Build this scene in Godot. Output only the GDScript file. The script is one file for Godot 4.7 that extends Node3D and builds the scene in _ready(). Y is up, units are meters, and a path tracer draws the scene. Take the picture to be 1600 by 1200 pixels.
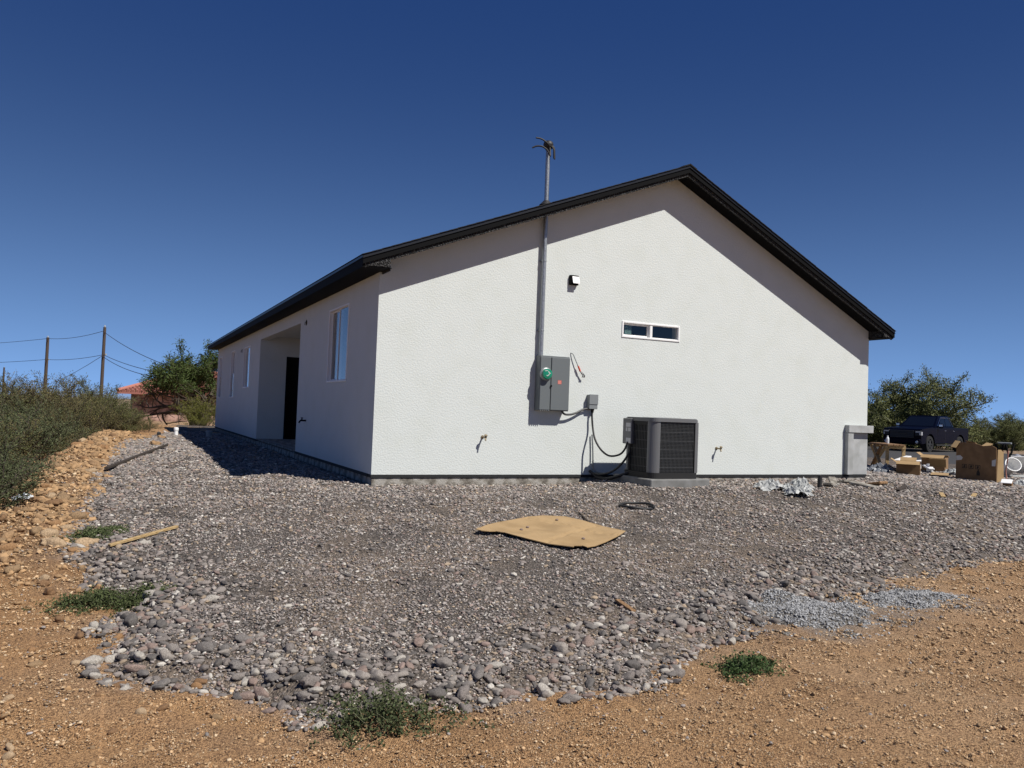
extends Node3D

# ------------------------------------------------------------------ geometry
class Geo:
	var v := PackedVector3Array()
	var n := PackedVector3Array()
	var c := PackedColorArray()
	var col := Color.WHITE

	func tri(a: Vector3, b: Vector3, d: Vector3, na: Vector3, nb: Vector3, nd: Vector3) -> void:
		var g := (b - a).cross(d - a)
		if g.dot(na + nb + nd) > 0.0:
			v.append(a); v.append(d); v.append(b)
			n.append(na); n.append(nd); n.append(nb)
		else:
			v.append(a); v.append(b); v.append(d)
			n.append(na); n.append(nb); n.append(nd)
		c.append(col); c.append(col); c.append(col)

	# flat polygon (convex), turned away from the point "inside"
	func face(p: Array, inside: Vector3) -> void:
		var g: Vector3 = (p[1] - p[0]).cross(p[2] - p[0])
		if g.length() < 1e-12:
			return
		g = g.normalized()
		if g.dot(p[0] - inside) < 0.0:
			g = -g
		for k in range(1, p.size() - 1):
			tri(p[0], p[k], p[k + 1], g, g, g)

	func box(at: Vector3, size: Vector3, turn := Basis(), bevel := 0.0) -> void:
		var h := size * 0.5
		var b := minf(bevel, minf(h.x, minf(h.y, h.z)) * 0.9)
		if b <= 0.0:
			for k in 3:
				for s in [-1.0, 1.0]:
					var q := []
					for e in [[-1, -1], [1, -1], [1, 1], [-1, 1]]:
						var w := Vector3()
						w[k] = h[k] * s
						w[(k + 1) % 3] = h[(k + 1) % 3] * e[0]
						w[(k + 2) % 3] = h[(k + 2) % 3] * e[1]
						q.append(at + turn * w)
					face(q, at)
			return
		for k in 3:
			var i := (k + 1) % 3
			var j := (k + 2) % 3
			for s in [-1.0, 1.0]:
				var q := []
				for e in [[-1, -1], [1, -1], [1, 1], [-1, 1]]:
					var w := Vector3()
					w[k] = h[k] * s
					w[i] = (h[i] - b) * e[0]
					w[j] = (h[j] - b) * e[1]
					q.append(at + turn * w)
				face(q, at)
			for si in [-1.0, 1.0]:
				for sj in [-1.0, 1.0]:
					var q := []
					for e in [[-1, 0], [1, 0], [1, 1], [-1, 1]]:
						var w := Vector3()
						w[k] = (h[k] - b) * e[0]
						w[i] = (h[i] - (b if e[1] == 0 else 0.0)) * si
						w[j] = (h[j] - (0.0 if e[1] == 0 else b)) * sj
						q.append(at + turn * w)
					face(q, at)
		for sx in [-1.0, 1.0]:
			for sy in [-1.0, 1.0]:
				for sz in [-1.0, 1.0]:
					face([at + turn * Vector3(h.x * sx, (h.y - b) * sy, (h.z - b) * sz), at + turn * Vector3((h.x - b) * sx, h.y * sy, (h.z - b) * sz), at + turn * Vector3((h.x - b) * sx, (h.y - b) * sy, h.z * sz)], at)

	# box from corner to corner
	func span(a: Vector3, b: Vector3, bevel := 0.0) -> void:
		box((a + b) * 0.5, (b - a).abs(), Basis(), bevel)

	func tube(path: Array, rad, sides := 8, caps := true) -> void:
		var count := path.size()
		var rings := []
		var norms := []
		var t0: Vector3 = (path[1] - path[0]).normalized()
		var up := Vector3.UP if absf(t0.y) < 0.9 else Vector3.RIGHT
		var x := up.cross(t0).normalized()
		for k in count:
			var t: Vector3 = ((path[mini(k + 1, count - 1)] - path[maxi(k - 1, 0)]) as Vector3).normalized()
			x = (x - t * x.dot(t)).normalized()
			var y := t.cross(x)
			var r: float = rad[k] if rad is Array else rad
			var ring := []
			var nr := []
			for s in sides:
				var a := TAU * s / sides
				var d := x * cos(a) + y * sin(a)
				nr.append(d)
				ring.append((path[k] as Vector3) + d * r)
			rings.append(ring)
			norms.append(nr)
		for k in count - 1:
			for s in sides:
				var e := (s + 1) % sides
				tri(rings[k][s], rings[k + 1][s], rings[k + 1][e], norms[k][s], norms[k + 1][s], norms[k + 1][e])
				tri(rings[k][s], rings[k + 1][e], rings[k][e], norms[k][s], norms[k + 1][e], norms[k][e])
		if caps:
			face(rings[0], path[1])
			face(rings[count - 1], path[count - 2])

	# profile [[radius, height], ...] turned about the axis "turn.y" at "at"
	func lathe(at: Vector3, prof: Array, sides := 20, turn := Basis()) -> void:
		for k in prof.size() - 1:
			var r0: float = prof[k][0]
			var r1: float = prof[k + 1][0]
			var h0: float = prof[k][1]
			var h1: float = prof[k + 1][1]
			var slope := Vector2(h1 - h0, r0 - r1)
			if slope.length() < 1e-9:
				continue
			slope = slope.normalized()
			for s in sides:
				var a := TAU * s / sides
				var b := TAU * (s + 1) / sides
				var da := Vector3(cos(a), 0, sin(a))
				var db := Vector3(cos(b), 0, sin(b))
				var na := turn * (da * slope.x + Vector3(0, slope.y, 0))
				var nb := turn * (db * slope.x + Vector3(0, slope.y, 0))
				var p0 := at + turn * (da * r0 + Vector3(0, h0, 0))
				var p1 := at + turn * (db * r0 + Vector3(0, h0, 0))
				var p2 := at + turn * (db * r1 + Vector3(0, h1, 0))
				var p3 := at + turn * (da * r1 + Vector3(0, h1, 0))
				if r0 > 1e-6:
					tri(p0, p1, p2, na, nb, nb)
				if r1 > 1e-6:
					tri(p0, p2, p3, na, nb, na)

	# polygon in 2D pushed through "through"; map turns (u, v) into a point
	func prism(poly: Array, o: Vector3, ux: Vector3, uy: Vector3, through: Vector3) -> void:
		var flat := PackedVector2Array()
		for p in poly:
			flat.append(p)
		var idx := Geometry2D.triangulate_polygon(flat)
		var nf := -through.normalized()
		for k in range(0, idx.size(), 3):
			var a := o + ux * flat[idx[k]].x + uy * flat[idx[k]].y
			var b := o + ux * flat[idx[k + 1]].x + uy * flat[idx[k + 1]].y
			var d := o + ux * flat[idx[k + 2]].x + uy * flat[idx[k + 2]].y
			tri(a, b, d, nf, nf, nf)
			tri(a + through, b + through, d + through, -nf, -nf, -nf)
		var sgn := 1.0 if Geometry2D.is_polygon_clockwise(flat) else -1.0
		for k in flat.size():
			var e := flat[(k + 1) % flat.size()] - flat[k]
			if e.length() < 1e-7:
				continue
			var nn := (ux * -e.y + uy * e.x).normalized() * sgn
			var a := o + ux * flat[k].x + uy * flat[k].y
			var b := o + ux * flat[(k + 1) % flat.size()].x + uy * flat[(k + 1) % flat.size()].y
			tri(a, b, b + through, nn, nn, nn)
			tri(a, b + through, a + through, nn, nn, nn)

	func mesh() -> ArrayMesh:
		var arr := []
		arr.resize(Mesh.ARRAY_MAX)
		arr[Mesh.ARRAY_VERTEX] = v
		arr[Mesh.ARRAY_NORMAL] = n
		arr[Mesh.ARRAY_COLOR] = c
		var m := ArrayMesh.new()
		m.add_surface_from_arrays(Mesh.PRIMITIVE_TRIANGLES, arr)
		return m


# many small flat leaves
class Leaves:
	var v := PackedVector3Array()
	var n := PackedVector3Array()
	var c := PackedColorArray()

	func leaf(p: Vector3, d: Vector3, side: Vector3, col: Color) -> void:
		var a := p
		var b := p + d * 0.5 + side
		var e := p + d
		var f := p + d * 0.5 - side
		var nn := d.cross(side).normalized()
		v.append(a); v.append(b); v.append(e)
		v.append(a); v.append(e); v.append(f)
		for k in 6:
			n.append(nn)
			c.append(col)

	func mesh() -> ArrayMesh:
		var arr := []
		arr.resize(Mesh.ARRAY_MAX)
		arr[Mesh.ARRAY_VERTEX] = v
		arr[Mesh.ARRAY_NORMAL] = n
		arr[Mesh.ARRAY_COLOR] = c
		var m := ArrayMesh.new()
		m.add_surface_from_arrays(Mesh.PRIMITIVE_TRIANGLES, arr)
		return m


var used := {}

func numbered(called: String) -> String:
	used[called] = used.get(called, -1) + 1
	return called if used[called] == 0 else "%s_%03d" % [called, used[called]]

func tag(o: Node, label: String, category: String, group := "") -> void:
	o.set_meta("label", label)
	o.set_meta("category", category)
	if group:
		o.set_meta("group", group)

func thing(called: String, label: String, category: String, at := Vector3.ZERO, turn := 0.0, group := "") -> Node3D:
	var o := Node3D.new()
	o.name = numbered(called)
	add_child(o, true)
	o.position = at
	o.rotation.y = turn
	tag(o, label, category, group)
	return o

func put(called: String, m: Mesh, mat: Material, parent: Node = null) -> MeshInstance3D:
	var o := MeshInstance3D.new()
	o.mesh = m
	o.material_override = mat
	if parent == null:
		o.name = numbered(called)
		add_child(o, true)
	else:
		var k := 0
		var nm := called
		while parent.has_node(NodePath(nm)):
			k += 1
			nm = "%s_%03d" % [called, k]
		o.name = nm
		parent.add_child(o, true)
	return o

func obj(called: String, g: Geo, mat: Material, parent: Node = null) -> MeshInstance3D:
	return put(called, g.mesh(), mat, parent)

func struct(o: Node) -> void:
	o.set_meta("kind", "structure")

func stuff(o: Node) -> void:
	o.set_meta("kind", "stuff")

# ------------------------------------------------------------------ materials
func L(r: float, g: float, b: float) -> Color:
	return Color(r, g, b).linear_to_srgb()

func mat(col: Color, rough := 0.8, metal := 0.0) -> StandardMaterial3D:
	var m := StandardMaterial3D.new()
	m.albedo_color = col
	m.roughness = rough
	m.metallic = metal
	return m

func noise_tex(size: int, kind: int, freq: float, octaves: int, sd: int, ramp: Gradient = null, cell := FastNoiseLite.RETURN_DISTANCE) -> NoiseTexture2D:
	var f := FastNoiseLite.new()
	f.noise_type = kind
	f.frequency = freq
	f.seed = sd
	f.fractal_octaves = octaves
	f.fractal_type = FastNoiseLite.FRACTAL_FBM if octaves > 1 else FastNoiseLite.FRACTAL_NONE
	f.cellular_return_type = cell
	f.cellular_jitter = 1.0
	var t := NoiseTexture2D.new()
	t.width = size
	t.height = size
	t.seamless = true
	t.noise = f
	if ramp:
		t.color_ramp = ramp
	return t

func grad(stops: Array) -> Gradient:
	var g := Gradient.new()
	var o := PackedFloat32Array()
	var cs := PackedColorArray()
	for s in stops:
		o.append(s[0])
		cs.append(s[1])
	g.offsets = o
	g.colors = cs
	return g

func world_map(m: StandardMaterial3D, tex: Texture2D, metres: float) -> void:
	m.albedo_texture = tex
	m.uv1_triplanar = true
	m.uv1_world_triplanar = true
	m.uv1_scale = Vector3.ONE / metres

func relief(m: StandardMaterial3D, tex: Texture2D, cm: float) -> void:
	m.heightmap_enabled = true
	m.heightmap_texture = tex
	m.heightmap_scale = cm

func detail(m: StandardMaterial3D, tex: Texture2D, metres: float) -> void:
	m.detail_enabled = true
	m.detail_albedo = tex
	m.detail_blend_mode = BaseMaterial3D.BLEND_MODE_MUL
	m.detail_uv_layer = BaseMaterial3D.DETAIL_UV_2
	m.uv2_triplanar = true
	m.uv2_world_triplanar = true
	m.uv2_scale = Vector3.ONE / metres

var M := {}

func make_materials() -> void:
	var cel := FastNoiseLite.TYPE_CELLULAR
	var sim := FastNoiseLite.TYPE_SIMPLEX_SMOOTH
	var w := func(x: float) -> Color: return Color(x, x, x)
	var mottled := noise_tex(512, sim, 0.012, 5, 11, grad([[0.0, Color(0.978, 0.978, 0.97)], [0.5, Color(0.993, 0.993, 0.993)], [1.0, Color(1, 1, 1)]]))
	var blotch := noise_tex(512, sim, 0.01, 6, 12, grad([[0.25, Color(0.62, 0.6, 0.58)], [0.5, Color(0.85, 0.84, 0.82)], [0.75, Color(1, 1, 1)]]))
	var sand := noise_tex(512, sim, 0.09, 4, 13)
	var st := mat(L(0.625, 0.66, 0.642), 0.92)
	world_map(st, mottled, 3.7)
	st.heightmap_enabled = true
	st.heightmap_texture = noise_tex(1024, sim, 0.11, 4, 14)
	st.heightmap_scale = 0.28
	detail(st, noise_tex(512, sim, 0.07, 3, 15, grad([[0.2, Color(0.965, 0.965, 0.96)], [0.8, Color(1, 1, 1)]])), 0.6)
	M.stucco = st
	M.stucco_red = mat(L(0.42, 0.27, 0.22), 0.95)
	world_map(M.stucco_red, blotch, 4.0)
	M.concrete = mat(L(0.36, 0.34, 0.305), 0.95)
	world_map(M.concrete, blotch, 0.9)
	relief(M.concrete, sand, 0.6)
	var soft := noise_tex(256, sim, 0.012, 4, 17, grad([[0.2, Color(0.86, 0.86, 0.85)], [0.8, Color(1, 1, 1)]]))
	M.pad = mat(L(0.20, 0.20, 0.195), 0.9)
	world_map(M.pad, soft, 0.8)
	M.primer = mat(L(0.40, 0.41, 0.41), 0.75)
	world_map(M.primer, soft, 1.3)
	M.sprayed = mat(L(0.075, 0.075, 0.076), 0.95)
	world_map(M.sprayed, noise_tex(512, sim, 0.05, 3, 18, grad([[0.35, Color(0.28, 0.28, 0.28)], [0.52, Color(0.5, 0.5, 0.5)], [0.7, Color(1, 1, 1)]])), 0.9)
	relief(M.sprayed, noise_tex(512, sim, 0.05, 3, 18), 3.0)
	M.soffit = mat(L(0.008, 0.008, 0.0085), 0.95)
	M.soffit.metallic_specular = 0.2
	M.fascia = mat(L(0.006, 0.0062, 0.0068), 0.7)
	M.fascia.metallic_specular = 0.18
	M.drip = mat(L(0.012, 0.0125, 0.014), 0.35, 0.0)
	M.shingle = []
	for k in 4:
		var s := mat(L(0.014 + 0.005 * k, 0.0145 + 0.005 * k, 0.016 + 0.005 * k), 0.95)
		world_map(s, noise_tex(256, sim, 0.2, 2, 20 + k, grad([[0.3, Color(0.6, 0.6, 0.6)], [0.7, Color(1, 1, 1)]])), 0.2)
		M.shingle.append(s)
	M.black = mat(L(0.006, 0.006, 0.006), 0.8)
	M.black.metallic_specular = 0.25
	M.rubber = mat(L(0.016, 0.016, 0.017), 0.6)
	M.white = mat(L(0.80, 0.80, 0.79), 0.45)
	var gl := mat(Color(0.02, 0.06, 0.07, 0.22), 0.03)
	gl.transparency = BaseMaterial3D.TRANSPARENCY_ALPHA
	M.glass = gl
	M.teal = mat(L(0.20, 0.36, 0.33), 0.6)
	M.galv = mat(L(0.50, 0.53, 0.55), 0.42, 0.75)
	world_map(M.galv, noise_tex(256, sim, 0.05, 4, 31, grad([[0.3, Color(0.72, 0.72, 0.72)], [0.7, Color(1, 1, 1)]])), 0.25)
	M.panel_grey = mat(L(0.122, 0.137, 0.142), 0.5)
	M.box_grey = mat(L(0.19, 0.205, 0.21), 0.5)
	M.seam = mat(L(0.012, 0.013, 0.014), 0.85)
	M.meter = mat(L(0.01, 0.22, 0.13), 0.25)
	M.meter_ring = mat(L(0.33, 0.35, 0.35), 0.4, 0.5)
	M.red = mat(L(0.60, 0.09, 0.05), 0.6)
	M.ac_grey = mat(L(0.145, 0.147, 0.15), 0.42, 0.2)
	M.ac_dark = mat(L(0.008, 0.008, 0.008), 0.7)
	M.ac_wire = mat(L(0.075, 0.078, 0.08), 0.5, 0.2)
	M.label_white = mat(L(0.6, 0.6, 0.58), 0.6)
	M.brass = mat(L(0.30, 0.24, 0.15), 0.45, 0.6)
	# paper and wood
	M.card = mat(L(0.375, 0.255, 0.125), 0.9)
	world_map(M.card, noise_tex(512, sim, 0.008, 5, 41, grad([[0.2, Color(0.90, 0.89, 0.87)], [0.55, Color(0.97, 0.965, 0.96)], [1.0, Color(1, 1, 1)]])), 2.2)
	M.card_brown = mat(L(0.26, 0.155, 0.074), 0.9)
	world_map(M.card_brown, noise_tex(512, sim, 0.01, 4, 42, grad([[0.2, Color(0.88, 0.87, 0.85)], [0.8, Color(1, 1, 1)]])), 1.6)
	M.print = mat(L(0.03, 0.025, 0.02), 0.9)
	M.lumber = mat(L(0.52, 0.38, 0.19), 0.8)
	var grain := noise_tex(512, sim, 0.02, 3, 43, grad([[0.2, Color(0.7, 0.66, 0.6)], [0.8, Color(1, 1, 1)]]))
	M.lumber.albedo_texture = grain
	M.lumber.uv1_triplanar = true
	M.lumber.uv1_scale = Vector3(1.2, 9.0, 9.0)
	M.lumber_dark = mat(L(0.055, 0.042, 0.032), 0.9)
	M.lumber_dark.albedo_texture = grain
	M.lumber_dark.uv1_triplanar = true
	M.lumber_dark.uv1_scale = Vector3(1.2, 9.0, 9.0)
	M.lumber_brown = mat(L(0.33, 0.20, 0.10), 0.85)
	M.lumber_brown.albedo_texture = grain
	M.lumber_brown.uv1_triplanar = true
	M.lumber_brown.uv1_scale = Vector3(3, 3, 3)
	M.foil = mat(L(0.36, 0.37, 0.36), 0.5)
	M.foil_grey = mat(L(0.34, 0.36, 0.36), 0.6)
	M.plastic_clear = mat(L(0.62, 0.66, 0.70), 0.3)
	M.plastic_blue = mat(L(0.19, 0.205, 0.225), 0.35)
	M.pole_wood = mat(L(0.07, 0.05, 0.038), 0.95)
	M.steel_dark = mat(L(0.05, 0.05, 0.05), 0.5, 0.2)
	M.tile = []
	for k in 3:
		M.tile.append(mat(L(0.27 + 0.05 * k, 0.105 + 0.022 * k, 0.08 + 0.016 * k), 0.85))
	# earth
	var grit := noise_tex(1024, cel, 0.045, 1, 51, grad([[0.0, Color(0.42, 0.42, 0.43)], [0.3, Color(0.66, 0.64, 0.63)], [0.6, Color(0.82, 0.80, 0.79)], [0.85, Color(0.93, 0.92, 0.90)], [1.0, Color(1, 1, 1)]]), FastNoiseLite.RETURN_CELL_VALUE)
	var grit_h := noise_tex(1024, cel, 0.045, 1, 51, grad([[0.0, Color.WHITE], [1.0, Color.BLACK]]))
	var fine := noise_tex(1024, sim, 0.06, 5, 52, grad([[0.15, Color(0.55, 0.53, 0.5)], [0.5, Color(0.85, 0.84, 0.82)], [0.85, Color(1, 1, 1)]]))
	var gv := mat(Color.WHITE, 0.95)
	gv.vertex_color_use_as_albedo = true
	world_map(gv, grit, 0.62)
	relief(gv, grit_h, 1.6)
	detail(gv, fine, 1.7)
	M.gravel = gv
	var dirt_c := noise_tex(1024, cel, 0.06, 1, 53, grad([[0.0, Color(0.45, 0.41, 0.36)], [0.22, Color(0.76, 0.73, 0.69)], [0.45, Color(0.92, 0.90, 0.88)], [0.8, Color(0.96, 0.95, 0.94)], [0.93, Color(1, 1, 0.99)], [1.0, Color(1, 1, 1)]]), FastNoiseLite.RETURN_CELL_VALUE)
	var dirt_h := noise_tex(1024, sim, 0.05, 6, 54)
	var dt := mat(Color.WHITE, 0.97)
	dt.vertex_color_use_as_albedo = true
	world_map(dt, dirt_c, 0.42)
	relief(dt, dirt_h, 2.2)
	detail(dt, noise_tex(1024, sim, 0.05, 5, 56, grad([[0.15, Color(0.74, 0.71, 0.68)], [0.5, Color(0.94, 0.93, 0.92)], [0.85, Color(1, 1, 1)]])), 1.13)
	M.dirt = dt
	var sto := mat(Color.WHITE, 0.85)
	sto.vertex_color_use_as_albedo = true
	sto.albedo_texture = noise_tex(256, sim, 0.03, 5, 55, grad([[0.2, Color(0.7, 0.69, 0.68)], [0.7, Color(1, 1, 1)]]))
	sto.uv1_triplanar = true
	sto.uv1_scale = Vector3(1.4, 1.4, 1.4)
	M.stone = sto
	M.chip = mat(Color.WHITE, 0.9)
	M.chip.vertex_color_use_as_albedo = true
	M.cobbles = []
	for t in [[0.235, 0.210, 0.190], [0.18, 0.164, 0.152], [0.30, 0.268, 0.238], [0.125, 0.114, 0.106], [0.27, 0.200, 0.168], [0.42, 0.39, 0.345], [0.205, 0.180, 0.164]]:
		var q := mat(L(t[0], t[1], t[2]), 0.85)
		q.albedo_texture = sto.albedo_texture
		q.uv1_triplanar = true
		q.uv1_scale = Vector3(1.4, 1.4, 1.4)
		M.cobbles.append(q)
	M.rocks = []
	for t in [[0.31, 0.175, 0.08], [0.36, 0.225, 0.115], [0.22, 0.125, 0.06], [0.43, 0.31, 0.19], [0.28, 0.185, 0.10]]:
		var q := mat(L(t[0], t[1], t[2]), 0.92)
		q.albedo_texture = sto.albedo_texture
		q.uv1_triplanar = true
		q.uv1_scale = Vector3(1.4, 1.4, 1.4)
		M.rocks.append(q)
	M.asphalt = mat(L(0.055, 0.055, 0.057), 0.95)
	world_map(M.asphalt, fine, 0.8)
	# plants
	var lf := mat(Color.WHITE, 0.6)
	lf.vertex_color_use_as_albedo = true
	lf.backlight_enabled = true
	lf.backlight = Color(0.35, 0.35, 0.3)
	lf.metallic_specular = 0.2
	M.leaf = lf
	M.bark = mat(L(0.07, 0.055, 0.042), 0.95)
	M.bark_green = mat(L(0.11, 0.115, 0.06), 0.9)
	# truck
	var paint := mat(L(0.002, 0.003, 0.010), 0.35, 0.0)
	paint.clearcoat_enabled = true
	paint.metallic_specular = 0.1
	paint.clearcoat = 0.12
	paint.clearcoat_roughness = 0.04
	M.paint = paint
	M.chrome = mat(L(0.62, 0.63, 0.65), 0.12, 1.0)
	M.tint = mat(L(0.004, 0.005, 0.008), 0.05)
	M.lamp = mat(L(0.55, 0.57, 0.6), 0.1, 0.3)
	M.tyre = mat(L(0.012, 0.012, 0.012), 0.9)
	M.trim_black = mat(L(0.008, 0.008, 0.009), 0.5)


# ------------------------------------------------------------------ terrain
var poly := PackedVector2Array()
var rough := FastNoiseLite.new()
const SX := -8.0
const SZ := -27.0
const SS := 0.15
const SNX := 230
const SNZ := 240
var sdf := PackedFloat32Array()

func ss(a: float, b: float, x: float) -> float:
	var t := clampf((x - a) / (b - a), 0.0, 1.0)
	return t * t * (3.0 - 2.0 * t)

func base_y(x: float, z: float) -> float:
	var h := -0.62 + 0.24 * ss(5, 18, x) - 0.25 * ss(-30, -70, z) * ss(10, 0, x)
	if x < 5.0 and z < 5.0 and x > -7.0 and z > -42.0:
		var cx := -3.85 + 0.5 * ss(-2, -12, z)
		h += 0.47 * ss(4.2, -8, z) * ss(cx - 1.1, cx - 0.1, x) * ss(4, 0, x) * ss(-40, -24, z)
		var d := x - cx
		var wd := 0.75 if d > 0.0 else 0.5
		h += (0.10 + 0.06 * ss(2.2, -3, z)) * ss(4.0, 1.5, z) * ss(-17, -12, z) * exp(-(d / wd) * (d / wd))
	return h

func make_sdf() -> void:
	for p in [[-1.0, -26], [-1.2, -19], [-2.3, -12.5], [-3.04, -7.6], [-3.27, -3.0], [-3.38, 0.3], [-3.42, 2.5], [-3.26, 3.1], [-3.0, 4.2], [-3.12, 5.3], [-3.04, 5.8], [-2.62, 6.16], [-2.40, 6.42], [-2.22, 6.74], [-1.98, 6.70], [-1.64, 6.55], [-1.31, 6.83], [-0.82, 6.79], [-0.4, 6.92], [0.18, 6.52], [0.68, 6.24], [1.32, 6.05], [2.66, 5.49], [3.7, 5.18], [4.73, 4.9], [5.88, 4.69], [6.78, 4.65], [10, 4.2], [16, 2.6], [22.5, -2.5], [23.5, -9], [23.5, -16], [21, -28]]:
		poly.append(Vector2(p[0], p[1]))
	rough.seed = 5
	rough.frequency = 0.9
	rough.fractal_octaves = 4
	sdf.resize(SNX * SNZ)
	var np := poly.size()
	for j in SNZ:
		for i in SNX:
			var p := Vector2(SX + i * SS, SZ + j * SS)
			var d := 1e9
			for k in np:
				var a := poly[k]
				var ab := poly[(k + 1) % np] - a
				var t := clampf((p - a).dot(ab) / ab.length_squared(), 0.0, 1.0)
				d = minf(d, (a + ab * t).distance_squared_to(p))
			d = sqrt(d)
			if not Geometry2D.is_point_in_polygon(p, poly):
				d = -d
			sdf[j * SNX + i] = d + rough.get_noise_2d(p.x * 1.4, p.y * 1.4) * 0.22

func edge(x: float, z: float) -> float:
	var fx := (x - SX) / SS
	var fz := (z - SZ) / SS
	if fx < 0 or fz < 0 or fx >= SNX - 1 or fz >= SNZ - 1:
		return -9.0
	var i := int(fx)
	var j := int(fz)
	var a := fx - i
	var b := fz - j
	var k := j * SNX + i
	return lerpf(lerpf(sdf[k], sdf[k + 1], a), lerpf(sdf[k + SNX], sdf[k + SNX + 1], a), b)

func bed_y(x: float, z: float, d: float) -> float:
	var b := base_y(x, z)
	if d <= 0.0:
		return b + d * 0.35
	var dp := Vector2(maxf(0.0, -0.5 - x), maxf(0.0, z - 1.0)).length()
	var top := -0.15 + 0.06 * ss(2.8, 3.8, x) - 0.24 * ss(9.5, 16, x)
	top += 0.04 * ss(1.3, 0.7, Vector2(x - 4.15, z - 0.9).length())
	var t := d / (d + dp + 1e-6)
	var step := 0.05 * ss(0.0, 0.25, d) * ss(0.0, 0.6, dp)
	var lump := rough.get_noise_2d(x * 0.8 + 40.0, z * 0.8) * 0.05 * ss(0.0, 0.8, d) * (0.3 + 0.7 * ss(0.0, 1.0, dp))
	return b + (top - b) * pow(t, 0.8) + step + lump

func ground_y(x: float, z: float) -> float:
	var micro := 0.0
	var r := Vector2(x + 1.0, z - 6.0).length()
	if r < 30.0:
		micro = rough.get_noise_2d(x * 1.1, z * 1.1 + 90.0) * 0.04 + rough.get_noise_2d(x * 5.0, z * 5.0) * 0.022
	return base_y(x, z) + micro

# the top of whatever earth lies at that place
func top_y(x: float, z: float) -> float:
	var d := edge(x, z)
	var g := ground_y(x, z)
	return maxf(g, bed_y(x, z, d)) if d > -0.1 else g

func at(x: float, z: float, up := 0.0) -> Vector3:
	return Vector3(x, top_y(x, z) + up, z)

const EYE := Vector3(-3.1264, 0.9263, 10.7399)

func build_ground() -> void:
	var nn := 340
	var xs := PackedFloat32Array()
	var zs := PackedFloat32Array()
	for i in nn + 1:
		var t := 2.0 * i / nn - 1.0
		xs.append(1.0 + sinh(t * 5.6) / sinh(5.6) * 900.0)
		zs.append(4.0 + sinh(t * 5.6) / sinh(5.6) * 900.0)
	var v := PackedVector3Array()
	var cs := PackedColorArray()
	var idx := PackedInt32Array()
	for j in nn + 1:
		for i in nn + 1:
			var x := xs[i]
			var z := zs[j]
			v.append(Vector3(x, ground_y(x, z), z))
			var k := rough.get_noise_2d(x * 0.35 + 7.0, z * 0.35)
			var orange := Color(0.76, 0.475, 0.24).lerp(Color(0.84, 0.56, 0.32), clampf(0.5 + k * 1.6, 0, 1))
			var tan_ := Color(0.50, 0.38, 0.26)
			orange = orange.lerp(Color(0.86, 0.50, 0.22), ss(0.5, -3.0, x) * 0.7)
			var far := ss(14.0, 30.0, absf(x) + absf(z - 4.0) * 0.4)
			var col := orange.lerp(tan_, far)
			if x < -3.6 and z < 3.0:
				col = col.lerp(Color(0.26, 0.19, 0.12), ss(-4.3, -5.0, x))
			if x < -2.9 and z < 4.0 and z > -20.0:
				col = col.lerp(Color(0.56, 0.325, 0.15), ss(-2.9, -3.4, x) * ss(4.0, 2.0, z))
			# pale dust spilt from the gravel along the foot of the bed
			var d := edge(x, z)
			if d > -0.8 and d < 0.3:
				var dust := ss(-0.6, 0.0, d) * clampf(0.35 + rough.get_noise_2d(x * 1.5 + 33.0, z * 1.5) * 1.8, 0, 1) * 0.6
				col = col.lerp(Color(0.60, 0.53, 0.46), dust)
			# grey dust round the two spilt heaps
			if x > 0.5 and x < 5.0 and z > 4.8 and z < 7.0:
				var q := minf(Vector2((x - 1.95) / 1.1, (z - 5.98) / 0.62).length(), Vector2((x - 3.3) / 0.85, (z - 5.82) / 0.48).length())
				col = col.lerp(Color(0.50, 0.46, 0.42), ss(1.15, 0.6, q + rough.get_noise_2d(x * 2.0, z * 2.0 + 9.0) * 0.5) * 0.85)
			# wet or trodden darker spots
			col = col.lerp(Color(0.58, 0.35, 0.17), clampf(rough.get_noise_2d(x * 0.9 + 3.0, z * 0.9 + 50.0) * 1.5 - 0.1, 0, 0.6) * (1.0 - far))
			cs.append(col)
	for j in nn:
		for i in nn:
			var a := j * (nn + 1) + i
			idx.append_array(PackedInt32Array([a, a + 1, a + nn + 2, a, a + nn + 2, a + nn + 1]))
	struct(put("ground", grid_mesh(v, cs, idx), M.dirt))

func grid_mesh(v: PackedVector3Array, cs: PackedColorArray, idx: PackedInt32Array) -> ArrayMesh:
	var nm := PackedVector3Array()
	nm.resize(v.size())
	for k in range(0, idx.size(), 3):
		var f := (v[idx[k + 2]] - v[idx[k]]).cross(v[idx[k + 1]] - v[idx[k]])
		nm[idx[k]] += f
		nm[idx[k + 1]] += f
		nm[idx[k + 2]] += f
	for k in nm.size():
		nm[k] = nm[k].normalized() if nm[k].length_squared() > 0.0 else Vector3.UP
	var arr := []
	arr.resize(Mesh.ARRAY_MAX)
	arr[Mesh.ARRAY_VERTEX] = v
	arr[Mesh.ARRAY_NORMAL] = nm
	arr[Mesh.ARRAY_COLOR] = cs
	arr[Mesh.ARRAY_INDEX] = idx
	var m := ArrayMesh.new()
	m.add_surface_from_arrays(Mesh.PRIMITIVE_TRIANGLES, arr)
	return m

func bed_colour(x: float, z: float) -> Color:
	var k := rough.get_noise_2d(x * 0.6 + 11.0, z * 0.6)
	var col := Color(0.25, 0.222, 0.200).lerp(Color(0.40, 0.335, 0.275), clampf(0.35 + k * 2.2, 0, 1))
	return col

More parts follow.
